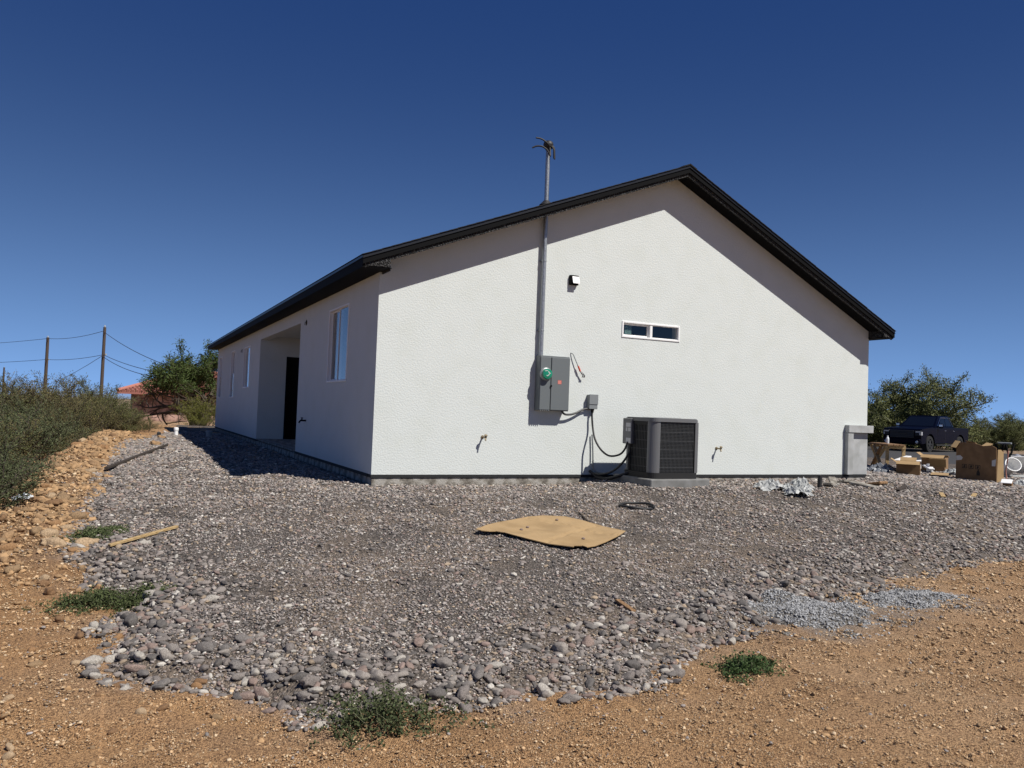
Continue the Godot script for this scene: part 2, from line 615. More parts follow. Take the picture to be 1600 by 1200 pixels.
func build_bed() -> MeshInstance3D:
	var v := PackedVector3Array()
	var cs := PackedColorArray()
	var idx := PackedInt32Array()
	var st := 0.12
	var nx := int(32.0 / st)
	var nz := int(34.0 / st)
	var where := PackedInt32Array()
	where.resize((nx + 1) * (nz + 1))
	where.fill(-1)
	for j in nz + 1:
		for i in nx + 1:
			var x := -7.0 + i * st
			var z := -26.0 + j * st
			var d := edge(x, z)
			if d < -0.3 or (x > 0.4 and x < 9.1 and z < -0.4 and z > -19.5):
				continue
			where[j * (nx + 1) + i] = v.size()
			v.append(Vector3(x, bed_y(x, z, d), z))
			cs.append(bed_colour(x, z))
	for j in nz:
		for i in nx:
			var a := where[j * (nx + 1) + i]
			var b := where[j * (nx + 1) + i + 1]
			var c := where[(j + 1) * (nx + 1) + i]
			var d := where[(j + 1) * (nx + 1) + i + 1]
			if a < 0 or b < 0 or c < 0 or d < 0:
				continue
			idx.append_array(PackedInt32Array([a, b, d, a, d, c]))
	var o := put("gravel_bed", grid_mesh(v, cs, idx), M.gravel)
	struct(o)
	return o

# ------------------------------------------------------------------ stones
func stone_mesh(sd: int, sub: int, flat: Vector3, lump: float, angular := 0.0) -> ArrayMesh:
	var r := RandomNumberGenerator.new()
	r.seed = sd
	var f := FastNoiseLite.new()
	f.seed = sd
	f.frequency = 0.8
	f.fractal_octaves = 2
	var p := (1.0 + sqrt(5.0)) / 2.0
	var pts := []
	for q in [[-1, p, 0], [1, p, 0], [-1, -p, 0], [1, -p, 0], [0, -1, p], [0, 1, p], [0, -1, -p], [0, 1, -p], [p, 0, -1], [p, 0, 1], [-p, 0, -1], [-p, 0, 1]]:
		pts.append(Vector3(q[0], q[1], q[2]).normalized())
	var fs := [[0, 11, 5], [0, 5, 1], [0, 1, 7], [0, 7, 10], [0, 10, 11], [1, 5, 9], [5, 11, 4], [11, 10, 2], [10, 7, 6], [7, 1, 8], [3, 9, 4], [3, 4, 2], [3, 2, 6], [3, 6, 8], [3, 8, 9], [4, 9, 5], [2, 4, 11], [6, 2, 10], [8, 6, 7], [9, 8, 1]]
	for s in sub:
		var mids := {}
		var nf := []
		for t in fs:
			var m := []
			for k in 3:
				var a: int = mini(t[k], t[(k + 1) % 3])
				var b: int = maxi(t[k], t[(k + 1) % 3])
				var key := a * 10000 + b
				if not mids.has(key):
					mids[key] = pts.size()
					pts.append(((pts[a] + pts[b]) * 0.5).normalized())
				m.append(mids[key])
			nf.append_array([[t[0], m[0], m[2]], [t[1], m[1], m[0]], [t[2], m[2], m[1]], [m[0], m[1], m[2]]])
		fs = nf
	var v := PackedVector3Array()
	var cs := PackedColorArray()
	var planes := []
	for k in 7:
		planes.append([Vector3(r.randfn(), r.randfn(), r.randfn()).normalized(), r.randf_range(0.62, 0.9)])
	for q in pts:
		var w: Vector3 = q * (1.0 + f.get_noise_3dv(q * 1.3) * lump)
		if angular > 0.0:
			for pl in planes:
				var over: float = w.dot(pl[0]) - pl[1]
				if over > 0.0:
					w -= pl[0] * over * angular
		v.append(w * flat * 0.5)
		cs.append(Color.WHITE)
	var idx := PackedInt32Array()
	for t in fs:
		idx.append_array(PackedInt32Array([t[0], t[2], t[1]]))
	return grid_mesh(v, cs, idx)

func scatter(called: String, m: Mesh, mt: Material, list: Array, parent: Node) -> void:
	var mm := MultiMesh.new()
	mm.transform_format = MultiMesh.TRANSFORM_3D
	mm.use_colors = true
	mm.mesh = m
	mm.instance_count = list.size()
	for k in list.size():
		mm.set_instance_transform(k, list[k][0])
		mm.set_instance_color(k, list[k][1])
	var o := MultiMeshInstance3D.new()
	o.multimesh = mm
	o.material_override = mt
	if parent:
		o.name = called
		parent.add_child(o, true)
	else:
		o.name = numbered(called)
		add_child(o, true)
	stuff(o)

func grey(r: RandomNumberGenerator) -> Color:
	var k := r.randf()
	var w := r.randf_range(0.75, 1.25)
	var col := Color(0.245, 0.212, 0.192)
	if k < 0.27:
		col = Color(0.135, 0.122, 0.113)
	elif k < 0.44:
		col = Color(0.33, 0.295, 0.268)
	elif k < 0.52:
		col = Color(0.27, 0.200, 0.172)
	elif k < 0.585:
		col = Color(0.50, 0.47, 0.42)
	elif k < 0.67:
		col = Color(0.34, 0.265, 0.19)
	return Color(col.r * w, col.g * w, col.b * w)

func lie(r: RandomNumberGenerator, x: float, z: float, s: float, sink: float, tip := 0.35) -> Transform3D:
	var b := Basis(Vector3.UP, r.randf() * TAU)
	b = Basis(Vector3(r.randfn(), 0, r.randfn()).normalized(), r.randf_range(-tip, tip)) * b
	var sc := Vector3(s * r.randf_range(0.8, 1.3), s * r.randf_range(0.7, 1.15), s * r.randf_range(0.75, 1.1))
	return Transform3D(b.scaled_local(sc), at(x, z, s * (0.5 * 0.6 - sink)))

func build_stones(bed: MeshInstance3D, ground: Node) -> void:
	var r := RandomNumberGenerator.new()
	r.seed = 77
	var shapes := []
	for k in 5:
		shapes.append(stone_mesh(300 + k, 2, Vector3(1.0, 0.5 + 0.04 * k, 0.74), 0.34, 0.45 + 0.12 * k))
	var pebble := stone_mesh(400, 1, Vector3(1.0, 0.58, 0.78), 0.4, 0.6)
	var chip := stone_mesh(401, 1, Vector3(1.0, 0.7, 0.85), 0.7, 0.8)
	# cobbles of the bed: thick along its foot, thinner higher up
	var big := []
	var mid := []
	var tries := 0
	while tries < 170000:
		tries += 1
		var x := r.randf_range(-3.8, 12.0)
		var z := r.randf_range(-16.0, 7.2)
		if x > -0.15 and x < 9.7 and z < 0.12:
			continue
		var d := edge(x, z)
		if d < -0.12:
			continue
		var dist := Vector2(x - EYE.x, z - EYE.z).length()
		var foot := ss(1.1, 0.1, d)
		if z < 2.0 and x < 0.0:
			foot *= 0.45
		if x > 4.0:
			foot *= 0.6
		var patch := ss(-0.05, 0.35, rough.get_noise_2d(x * 0.7 + 80.0, z * 0.7))
		var keep := 0.07 + 0.95 * foot + 0.25 * patch * ss(2.6, 0.8, d)
		if r.randf() > keep:
			continue
		var s := 0.026 + 0.04 * pow(r.randf(), 2.6) + (0.022 * pow(r.randf(), 2.5) + 0.075 * pow(r.randf(), 14.0)) * foot
		s = maxf(s, dist * 0.0042)
		var t := lie(r, x, z, s, 0.12 + 0.14 * r.randf(), 0.5)
		if s / dist > 0.011 or (s > 0.07 and s / dist > 0.0092):
			big.append([s / dist, t])
		else:
			mid.append([t, grey(r)])
	big.sort_custom(func(a, b): return a[0] > b[0])
	for k in big.size():
		if k < 290:
			var o := put("stone", shapes[r.randi() % 5], M.cobbles[r.randi() % 7], bed)
			o.transform = big[k][1]
		else:
			mid.append([big[k][1], grey(r)])
	scatter("cobbles", shapes[1], M.stone, mid, bed)
	# pebbles and chips
	var peb := []
	tries = 0
	while tries < 330000:
		tries += 1
		# more of them near the camera
		var far := 4.0 + 24.0 * pow(r.randf(), 1.25)
		var az := r.randf_range(-0.17, 1.02)
		var x := EYE.x + sin(az) * far
		var z := EYE.z - cos(az) * far
		if x > -0.05 and x < 9.6 and z < 0.03:
			continue
		var d := edge(x, z)
		if d < -0.10 and r.randf() > 0.02 * ss(-0.9, -0.1, d):
			continue
		var bare := ss(0.12, 0.42, rough.get_noise_2d(x * 0.8 + 11.0, z * 0.8))
		if r.randf() < bare * 0.75:
			continue
		var s := maxf(0.013, far * 0.0019) * (0.65 + 0.6 * r.randf() + 1.5 * pow(r.randf(), 5.0))
		peb.append([lie(r, x, z, s, 0.1 + 0.12 * r.randf(), 0.7), grey(r)])
	scatter("pebbles", pebble, M.chip, peb, bed)
	# grit and clods on the orange earth
	var clods := []
	var rocks := []
	tries = 0
	while tries < 125000:
		tries += 1
		var far := 3.2 + 12.0 * pow(r.randf(), 1.5)
		var az := r.randf_range(-0.18, 1.05)
		var x := EYE.x + sin(az) * far
		var z := EYE.z - cos(az) * far
		if edge(x, z) > 0.03:
			continue
		var s := maxf(0.006, far * 0.0016) * (0.7 + 0.7 * r.randf() + 2.2 * pow(r.randf(), 14.0))
		var w := r.randf_range(0.45, 1.3)
		var col := Color(0.42 * w, 0.28 * w, 0.155 * w)
		if r.randf() < 0.12:
			col = Color(0.56, 0.43, 0.28)
		if r.randf() < 0.03:
			col = Color(0.26, 0.23, 0.21)
		clods.append([lie(r, x, z, s, 0.02 + 0.16 * r.randf(), 0.8), col])
	# rocks turned up with the earth: the berm on the left, and scattered
	var berm := []
	tries = 0
	while tries < 42000:
		tries += 1
		var x := 0.0
		var z := 0.0
		var on_berm := tries % 8 != 0
		if on_berm:
			z = r.randf_range(-13.0, 4.4)
			x = -3.85 + 0.5 * ss(-2, -12, z) + r.randf_range(-0.8, 0.95)
		else:
			x = r.randf_range(-4.5, 8.0)
			z = r.randf_range(2.5, 9.0)
		if edge(x, z) > 0.06:
			continue
		var dist := Vector2(x - EYE.x, z - EYE.z).length()
		var s := 0.025 + 0.07 * pow(r.randf(), 2.0) + 0.14 * pow(r.randf(), 12.0)
		if not on_berm:
			if r.randf() < 0.45:
				continue
			var near_left := ss(-1.2, -3.2, x)
			if r.randf() < 0.5 * (1.0 - near_left):
				continue
			s = 0.014 + 0.03 * pow(r.randf(), 2.5) + 0.05 * pow(r.randf(), 5.0) * (0.25 + near_left)
		else:
			var thick := ss(3.8, 1.5, z)
			if r.randf() > (0.06 + 0.34 * ss(-0.15, 0.25, rough.get_noise_2d(x * 1.2, z * 0.8))) * thick + 0.02:
				continue
			if r.randf() < 0.5:
				s *= 0.6
		s = maxf(s, dist * 0.0024)
		berm.append([s / dist, lie(r, x, z, s, 0.18, 0.6), x, z])
	berm.sort_custom(func(a, b): return a[0] > b[0])
	for k in berm.size():
		if k < 280:
			var o := put("rock", shapes[2 + r.randi() % 3], M.rocks[r.randi() % 5], ground)
			o.transform = berm[k][1]
		else:
			var w := r.randf_range(0.55, 1.05)
			clods.append([berm[k][1], Color(0.40 * w, 0.25 * w, 0.125 * w)])
	scatter("clods", chip, M.chip, clods, ground)
	# two spilt heaps of blue crushed gravel
	for hp in [[1.95, 5.93, 0.62, 0.36, 0.075, "larger spilt heap of bluish crushed gravel, touching the cobbles"], [3.32, 5.78, 0.46, 0.26, 0.06, "smaller spilt heap of bluish crushed gravel, out on the dirt"]]:
		var t := thing("gravel_heap", hp[5], "gravel heap", Vector3(hp[0], 0, hp[1]), 0.0, "spilt heaps of crushed gravel")
		var v := PackedVector3Array()
		var cs := PackedColorArray()
		var idx := PackedInt32Array()
		var n := 24
		for j in n + 1:
			for i in n + 1:
				var u := Vector2(2.0 * i / n - 1.0, 2.0 * j / n - 1.0) * 1.35
				var q := heap_spot(hp, u)
				v.append(q)
				cs.append(Color(0.36, 0.35, 0.34))
		for j in n:
			for i in n:
				var a := j * (n + 1) + i
				idx.append_array(PackedInt32Array([a, a + 1, a + n + 2, a, a + n + 2, a + n + 1]))
		put("heap", grid_mesh(v, cs, idx), M.gravel, t)
		var cl := []
		for k in int(9000 * hp[2]):
			var u := Vector2.from_angle(r.randf() * TAU) * (pow(r.randf(), 0.62) * 1.2 if k % 7 else r.randf_range(1.0, 1.7))
			var q := heap_spot(hp, u)
			var s := r.randf_range(0.010, 0.021)
			var w := r.randf_range(0.5, 1.5)
			var b := Basis(Vector3(r.randfn(), r.randfn(), r.randfn()).normalized(), r.randf() * TAU).scaled_local(Vector3(s, s, s))
			cl.append([Transform3D(b, q + Vector3(0, s * 0.2, 0)), Color(0.27 * w, 0.272 * w, 0.275 * w)])
		scatter("crushed_gravel", chip, M.chip, cl, t)

func heap_spot(hp: Array, u: Vector2) -> Vector3:
	var lx: float = u.x * hp[2] * 0.95 + u.y * hp[3] * 0.35
	var lz: float = u.y * hp[3] - u.x * hp[2] * 0.12
	var k := u.length()
	var rim := 1.0 + rough.get_noise_2d(hp[0] * 3.0 + lx * 3.0, hp[1] + lz * 3.0) * 0.5
	var up: float = hp[4] * maxf(0.0, 1.0 - (k / rim) * (k / rim)) - 0.02 * ss(0.95, 1.3, k / rim) * ss(1.5, 1.3, k / rim)
	return Vector3(lx, top_y(hp[0] + lx, hp[1] + lz) + up, lz)


# ------------------------------------------------------------------ house
func roof_y(x: float) -> float:
	return 2.911 + 0.3931 * (x + 0.341) if x < 4.927 else 4.982 - 0.4774 * (x - 4.927)

# a wall of boxes round its openings; u runs along "ux" from "o"
func wall_grid(g: Geo, o: Vector3, ux: Vector3, length: float, height: float, inward: Vector3, holes: Array) -> void:
	var us := [0.0, length]
	var vs := [0.0, height]
	for h in holes:
		us.append_array([h[0], h[1]])
		vs.append_array([h[2], h[3]])
	us.sort()
	vs.sort()
	for i in us.size() - 1:
		for j in vs.size() - 1:
			if us[i + 1] - us[i] < 1e-4 or vs[j + 1] - vs[j] < 1e-4:
				continue
			var mu: float = (us[i] + us[i + 1]) * 0.5
			var mv: float = (vs[j] + vs[j + 1]) * 0.5
			var open := false
			for h in holes:
				if mu > h[0] and mu < h[1] and mv > h[2] and mv < h[3]:
					open = true
			if open:
				continue
			var a: Vector3 = o + ux * us[i] + Vector3.UP * vs[j]
			var b: Vector3 = o + ux * us[i + 1] + Vector3.UP * vs[j + 1] + inward
			g.span(a, b)

func window(parent: Node, called: String, pos: Vector3, turn: float, w: float, h: float, kind: String) -> MeshInstance3D:
	var g := Geo.new()
	var f := 0.030
	for s in [-1.0, 1.0]:
		g.span(Vector3(s * w / 2, 0, -0.085), Vector3(s * (w / 2 - f), h, 0.014), 0.004)
	g.span(Vector3(-w / 2 + f, 0, -0.085), Vector3(w / 2 - f, f, 0.0135), 0.004)
	g.span(Vector3(-w / 2 + f, h - f, -0.085), Vector3(w / 2 - f, h, 0.0135), 0.004)
	if h < 0.4:
		g.span(Vector3(-0.024, f, -0.08), Vector3(0.024, h - f, 0.004), 0.003)
	var o := obj(called, g, M.white, parent)
	o.position = pos
	o.rotation.y = turn
	var iw := w - 2 * f
	var ih := h - 2 * f
	var cells := []
	if kind == "slider":
		cells = [[-iw / 2, 0.02, f, f + ih, -0.055], [-0.02, iw / 2, f, f + ih, -0.025]]
		if h < 0.4:
			cells = [[-iw / 2, -0.0245, f, f + ih, -0.055], [0.0245, iw / 2, f, f + ih, -0.025]]
	elif kind == "slider_flip":
		cells = [[-iw / 2, 0.02, f, f + ih, -0.025], [-0.02, iw / 2, f, f + ih, -0.055]]
	else:
		cells = [[-iw / 2, iw / 2, f, f + ih / 2 + 0.02, -0.025], [-iw / 2, iw / 2, f + ih / 2 - 0.02, f + ih, -0.055]]
	for c in cells:
		var s := Geo.new()
		var sf := 0.024 if c[4] < -0.03 else 0.008
		s.span(Vector3(c[0], c[2], c[4] - 0.014), Vector3(c[0] + sf, c[3], c[4] + 0.014), 0.003)
		s.span(Vector3(c[1] - sf, c[2], c[4] - 0.014), Vector3(c[1], c[3], c[4] + 0.014), 0.003)
		s.span(Vector3(c[0] + sf, c[2], c[4] - 0.0135), Vector3(c[1] - sf, c[2] + sf, c[4] + 0.0135), 0.003)
		s.span(Vector3(c[0] + sf, c[3] - sf, c[4] - 0.0135), Vector3(c[1] - sf, c[3], c[4] + 0.0135), 0.003)
		obj("sash", s, M.white, o)
		var p := Geo.new()
		p.span(Vector3(c[0] + sf, c[2] + sf, c[4] - 0.003), Vector3(c[1] - sf, c[3] - sf, c[4] + 0.003))
		obj("pane", p, M.glass, o)
	return o

func build_house() -> void:
	var hs := thing("house", "white stucco single storey house with a black gabled roof", "house")
	var W := 9.53
	var D := 20.11
	# gable wall
	var g := Geo.new()
	wall_grid(g, Vector3(0, 0, 0), Vector3.RIGHT, W, 2.6, Vector3(0, 0, -0.2), [[3.978, 5.111, 2.174, 2.438]])
	var top := [Vector2(0, 2.6), Vector2(W, 2.6)]
	for x in [W, 4.927, 0.0]:
		top.append(Vector2(x, roof_y(x) - 0.1))
	g.prism(top, Vector3(0, 0, -0.2), Vector3.RIGHT, Vector3.UP, Vector3(0, 0, 0.2))
	obj("gable_wall", g, M.stucco, hs)
	# side wall with windows and the porch opening
	g = Geo.new()
	wall_grid(g, Vector3(0, 0, -0.2), Vector3(0, 0, -1), D - 0.4, 2.775, Vector3(0.2, 0, 0), [[1.36, 2.66, 1.30, 2.52], [5.11, 10.14, 0.0, 2.51], [11.84, 13.03, 1.31, 2.46], [15.08, 15.96, 1.04, 2.5], [18.5, 19.28, 1.02, 2.46]])
	obj("side_wall", g, M.stucco, hs)
	# porch recess
	g = Geo.new()
	g.span(Vector3(0.2, 0, -10.54), Vector3(0.66, 2.6, -10.34))
	g.span(Vector3(0.66, 2.12, -10.54), Vector3(1.58, 2.6, -10.34))
	g.span(Vector3(1.58, 0, -10.54), Vector3(2.0, 2.6, -10.34))
	g.span(Vector3(0.2, 0, -5.31), Vector3(2.0, 2.6, -5.11))
	g.span(Vector3(1.8, 0, -10.34), Vector3(2.0, 2.6, -5.31))
	g.span(Vector3(0.2, 2.6, -10.54), Vector3(2.0, 2.7, -5.11))
	obj("porch_wall", g, M.stucco, hs)
	g = Geo.new()
	g.span(Vector3(0.66, 0.0, -10.46), Vector3(1.58, 2.12, -10.42), 0.005)
	var dr := obj("door", g, M.black, hs)
	g = Geo.new()
	for s in [0.66, 1.54]:
		g.span(Vector3(s, 0.0, -10.42), Vector3(s + 0.04, 2.12, -10.33))
	obj("frame", g, M.black, dr)
	g = Geo.new()
	g.lathe(Vector3(1.46, 1.0, -10.37), [[0.0, 0.03], [0.03, 0.02], [0.03, -0.02], [0.0, -0.03]], 10)
	obj("handle", g, M.steel_dark, dr)
	g = Geo.new()
	g.span(Vector3(0.012, -0.02, -10.34), Vector3(1.8, 0.012, -5.31))
	obj("porch_slab", g, M.concrete, hs)
	# the walls out of sight close the house
	g = Geo.new()
	g.span(Vector3(W - 0.2, 0, -D + 0.2), Vector3(W, 2.6, -0.2))
	obj("far_side_wall", g, M.stucco, hs)
	g = Geo.new()
	var bk := [Vector2(0, 0), Vector2(W, 0)]
	for x in [W, 4.927, 0.0]:
		bk.append(Vector2(x, roof_y(x) - 0.1))
	g.prism(bk, Vector3(0, 0, -D), Vector3.RIGHT, Vector3.UP, Vector3(0, 0, 0.2))
	obj("back_wall", g, M.stucco, hs)
	g = Geo.new()
	g.span(Vector3(0.21, -0.08, -D + 0.2), Vector3(W - 0.21, 0.0, -0.21))
	obj("floor_slab", g, M.concrete, hs)
	g = Geo.new()
	g.span(Vector3(0.2, 0.0, -3.9), Vector3(W - 0.2, 2.69, -3.8))
	obj("inner_wall", g, M.stucco, hs)
	g = Geo.new()
	g.span(Vector3(0.2, 2.70, -19.9), Vector3(W - 0.2, 2.74, -0.2))
	obj("ceiling", g, M.stucco, hs)
	# foundation: grey concrete below the black weep screed
	g = Geo.new()
	g.span(Vector3(0.012, -0.6, -D + 0.03), Vector3(W - 0.012, -0.042, -0.012))
	obj("foundation", g, M.concrete, hs)
	g = Geo.new()
	g.span(Vector3(-0.003, -0.042, -0.15), Vector3(W + 0.003, 0.0, 0.003))
	obj("weep_screed", g, M.seam, hs)
	g = Geo.new()
	g.span(Vector3(-0.008, -0.042, -5.31), Vector3(0.15, 0.0, -0.16))
	obj("weep_screed", g, M.seam, hs)
	g = Geo.new()
	g.span(Vector3(-0.008, -0.042, -D), Vector3(0.15, 0.0, -10.34))
	obj("weep_screed", g, M.seam, hs)
	# windows
	var gw := window(hs, "window", Vector3(4.5445, 2.174, 0.0), 0.0, 1.133, 0.264, "slider")
	g = Geo.new()
	g.span(Vector3(-0.47, 0.065, -0.066), Vector3(-0.34, 0.205, -0.0645))
	obj("sticker", g, M.teal, gw)
	window(hs, "window", Vector3(0, 1.30, -2.21), -PI / 2, 1.30, 1.22, "slider")
	window(hs, "window", Vector3(0, 1.31, -12.635), -PI / 2, 1.19, 1.15, "slider")
	window(hs, "window", Vector3(0, 1.04, -15.72), -PI / 2, 0.88, 1.46, "hung")
	window(hs, "window", Vector3(0, 1.02, -19.09), -PI / 2, 0.78, 1.44, "hung")
	# roof
	var o := 0.38
	var zb := -D - o
	g = Geo.new()
	var x0 := -0.341
	var x1 := 9.757
	g.prism([Vector2(x0 + 0.026, roof_y(x0 + 0.026) - 0.012), Vector2(4.927, roof_y(4.927) - 0.012), Vector2(x1 - 0.026, roof_y(x1 - 0.026) - 0.012), Vector2(x1 - 0.026, roof_y(x1 - 0.026) - 0.045), Vector2(4.927, roof_y(4.927) - 0.045), Vector2(x0 + 0.026, roof_y(x0 + 0.026) - 0.045)], Vector3(0, 0, zb), Vector3.RIGHT, Vector3.UP, Vector3(0, 0, -zb + o - 0.027))
	var rf := obj("roof", g, M.soffit, hs)
	# rake boards
	for zz in [[o - 0.025, 0.025], [zb, 0.025]]:
		for sd in [[x0, 4.927], [4.927, x1]]:
			g = Geo.new()
			g.prism([Vector2(sd[0], roof_y(sd[0]) - 0.004), Vector2(sd[1], roof_y(sd[1]) - 0.004), Vector2(sd[1], roof_y(sd[1]) - 0.112), Vector2(sd[0], roof_y(sd[0]) - 0.112)], Vector3(0, 0, zz[0]), Vector3.RIGHT, Vector3.UP, Vector3(0, 0, zz[1]))
			obj("rake_board", g, M.fascia, rf)
	for sd in [[x0 + 0.03, 4.9265], [4.9275, x1 - 0.03]]:
		g = Geo.new()
		g.prism([Vector2(sd[0], roof_y(sd[0]) - 0.09), Vector2(sd[1], roof_y(sd[1]) - 0.09), Vector2(sd[1], roof_y(sd[1]) - 0.165), Vector2(sd[0], roof_y(sd[0]) - 0.165)], Vector3(0, 0, 0.318), Vector3.RIGHT, Vector3.UP, Vector3(0, 0, 0.034))
		obj("barge_board", g, M.sprayed, rf)
	# drip edges, thin metal on the boards
	for sd in [[x0 - 0.005, 4.927], [4.927, x1 + 0.005]]:
		g = Geo.new()
		g.prism([Vector2(sd[0], roof_y(sd[0]) + 0.002), Vector2(sd[1], roof_y(sd[1]) + 0.002), Vector2(sd[1], roof_y(sd[1]) - 0.036), Vector2(sd[0], roof_y(sd[0]) - 0.036)], Vector3(0, 0, o + 0.0005), Vector3.RIGHT, Vector3.UP, Vector3(0, 0, 0.004))
		g.prism([Vector2(sd[0], roof_y(sd[0]) - 0.030), Vector2(sd[1], roof_y(sd[1]) - 0.030), Vector2(sd[1], roof_y(sd[1]) - 0.036), Vector2(sd[0], roof_y(sd[0]) - 0.036)], Vector3(0, 0, o + 0.0045), Vector3.RIGHT, Vector3.UP, Vector3(0, 0, 0.009))
		obj("drip_edge", g, M.drip, rf)
	# eave fascias and level soffits
	g = Geo.new()
	g.span(Vector3(x0, roof_y(x0) - 0.15, zb + 0.026), Vector3(x0 + 0.024, roof_y(x0) - 0.006, o - 0.026))
	obj("fascia", g, M.fascia, rf)
	g = Geo.new()
	g.span(Vector3(x0 - 0.012, roof_y(x0) - 0.03, zb), Vector3(x0 - 0.0015, roof_y(x0) + 0.0, o))
	obj("drip_edge", g, M.drip, rf)
	g = Geo.new()
	g.span(Vector3(x0 + 0.025, 2.777, zb + 0.03), Vector3(0.06, 2.789, o - 0.032))
	obj("soffit", g, M.fascia, rf)
	g = Geo.new()
	g.span(Vector3(x1 - 0.024, roof_y(x1) - 0.13, zb + 0.026), Vector3(x1, roof_y(x1) - 0.006, o - 0.026))
	obj("fascia", g, M.fascia, rf)
	g = Geo.new()
	g.span(Vector3(W - 0.02, 2.552, zb + 0.03), Vector3(x1 - 0.025, 2.566, o - 0.032))
	obj("soffit", g, M.fascia, rf)
	# boxed ends of the eaves
	g = Geo.new()
	g.prism([Vector2(x0 + 0.024, 2.79), Vector2(0.04, 2.79), Vector2(0.04, roof_y(0.04) - 0.1), Vector2(x0 + 0.024, roof_y(x0 + 0.024) - 0.1)], Vector3(0, 0, 0.31), Vector3.RIGHT, Vector3.UP, Vector3(0, 0, 0.046))
	g.prism([Vector2(0.03, 2.75), Vector2(0.05, 2.75), Vector2(0.05, roof_y(0.05) - 0.1), Vector2(0.03, roof_y(0.03) - 0.1)], Vector3(0, 0, 0.002), Vector3.RIGHT, Vector3.UP, Vector3(0, 0, 0.326))
	obj("eave_return", g, M.sprayed, rf)
	g = Geo.new()
	g.prism([Vector2(W - 0.02, 2.567), Vector2(x1 - 0.024, 2.567), Vector2(x1 - 0.024, roof_y(x1 - 0.024) - 0.1), Vector2(W - 0.02, roof_y(W - 0.02) - 0.1)], Vector3(0, 0, 0.31), Vector3.RIGHT, Vector3.UP, Vector3(0, 0, 0.046))
	g.prism([Vector2(W - 0.02, 2.567), Vector2(W - 0.002, 2.567), Vector2(W - 0.002, roof_y(W) - 0.1), Vector2(W - 0.02, roof_y(W) - 0.1)], Vector3(0, 0, 0.002), Vector3.RIGHT, Vector3.UP, Vector3(0, 0, 0.326))
	obj("eave_return", g, M.sprayed, rf)
	# rough sprayed rake soffits
	for sd in [[0.05, 4.9265], [4.9275, W - 0.02]]:
		g = Geo.new()
		g.prism([Vector2(sd[0], roof_y(sd[0]) - 0.088), Vector2(sd[1], roof_y(sd[1]) - 0.088), Vector2(sd[1], roof_y(sd[1]) - 0.103), Vector2(sd[0], roof_y(sd[0]) - 0.103)], Vector3(0, 0, 0.001), Vector3.RIGHT, Vector3.UP, Vector3(0, 0, 0.353))
		obj("soffit", g, M.soffit, rf)
	# shingle courses
	var r := RandomNumberGenerator.new()
	r.seed = 9
	for side in 2:
		var sl := atan(0.3931) if side == 0 else -atan(0.4774)
		var e := Vector3(x0 - 0.012, roof_y(x0) - 0.004, 0) if side == 0 else Vector3(x1 + 0.012, roof_y(x1) - 0.004, 0)
		var along := Vector3(cos(sl), sin(sl), 0) * (1.0 if side == 0 else -1.0)
		var run := (4.927 - x0 + 0.012) / cos(sl) if side == 0 else (x1 + 0.012 - 4.927) / cos(sl)
		var k := 0
		while k * 0.143 < run - 0.05:
			var len_ := minf(0.29, run - k * 0.143)
			var mid := e + along * (k * 0.143 + len_ / 2) + Vector3(-sin(sl), cos(sl), 0) * 0.013
			g = Geo.new()
			g.box(Vector3(mid.x, mid.y, (zb + o) / 2 + r.randf_range(-0.003, 0.003)), Vector3(len_, 0.007, o - zb + 0.036), Basis(Vector3(0, 0, 1), sl + (-0.022 if side == 0 else 0.022)))
			obj("shingle_course", g, M.shingle[r.randi() % 4], rf)
			k += 1
	g = Geo.new()
	for s in [[-1.0, 0.3931], [1.0, 0.4774]]:
		var a := atan(s[1])
		g.box(Vector3(4.927 + s[0] * 0.07 * cos(a), 4.982 + 0.026 - 0.07 * sin(a), (zb + o) / 2), Vector3(0.15, 0.009, o - zb + 0.04), Basis(Vector3(0, 0, 1), -s[0] * a))
	obj("ridge_cap", g, M.shingle[1], rf)
	# boxed wainscot return at the far corner of the gable
	var pr := thing("corner_pier", "grey primed trim frame round a recessed panel, at the right corner of the gable wall", "wall trim", Vector3(8.95, 0, 0))
	g = Geo.new()
	g.span(Vector3(0.142, 0.003, 0.002), Vector3(0.585, 0.775, 0.012))
	obj("panel", g, M.primer, pr)
	g = Geo.new()
	g.span(Vector3(0.0, 0.003, 0.002), Vector3(0.14, 0.775, 0.085), 0.004)
	obj("upright", g, M.primer, pr)
	g = Geo.new()
	g.span(Vector3(0.0, 0.778, 0.002), Vector3(0.64, 0.915, 0.10), 0.004)
	g.span(Vector3(0.583, 0.778, -0.5), Vector3(0.64, 0.915, 0.0015), 0.004)
	obj("cap", g, M.primer, pr)

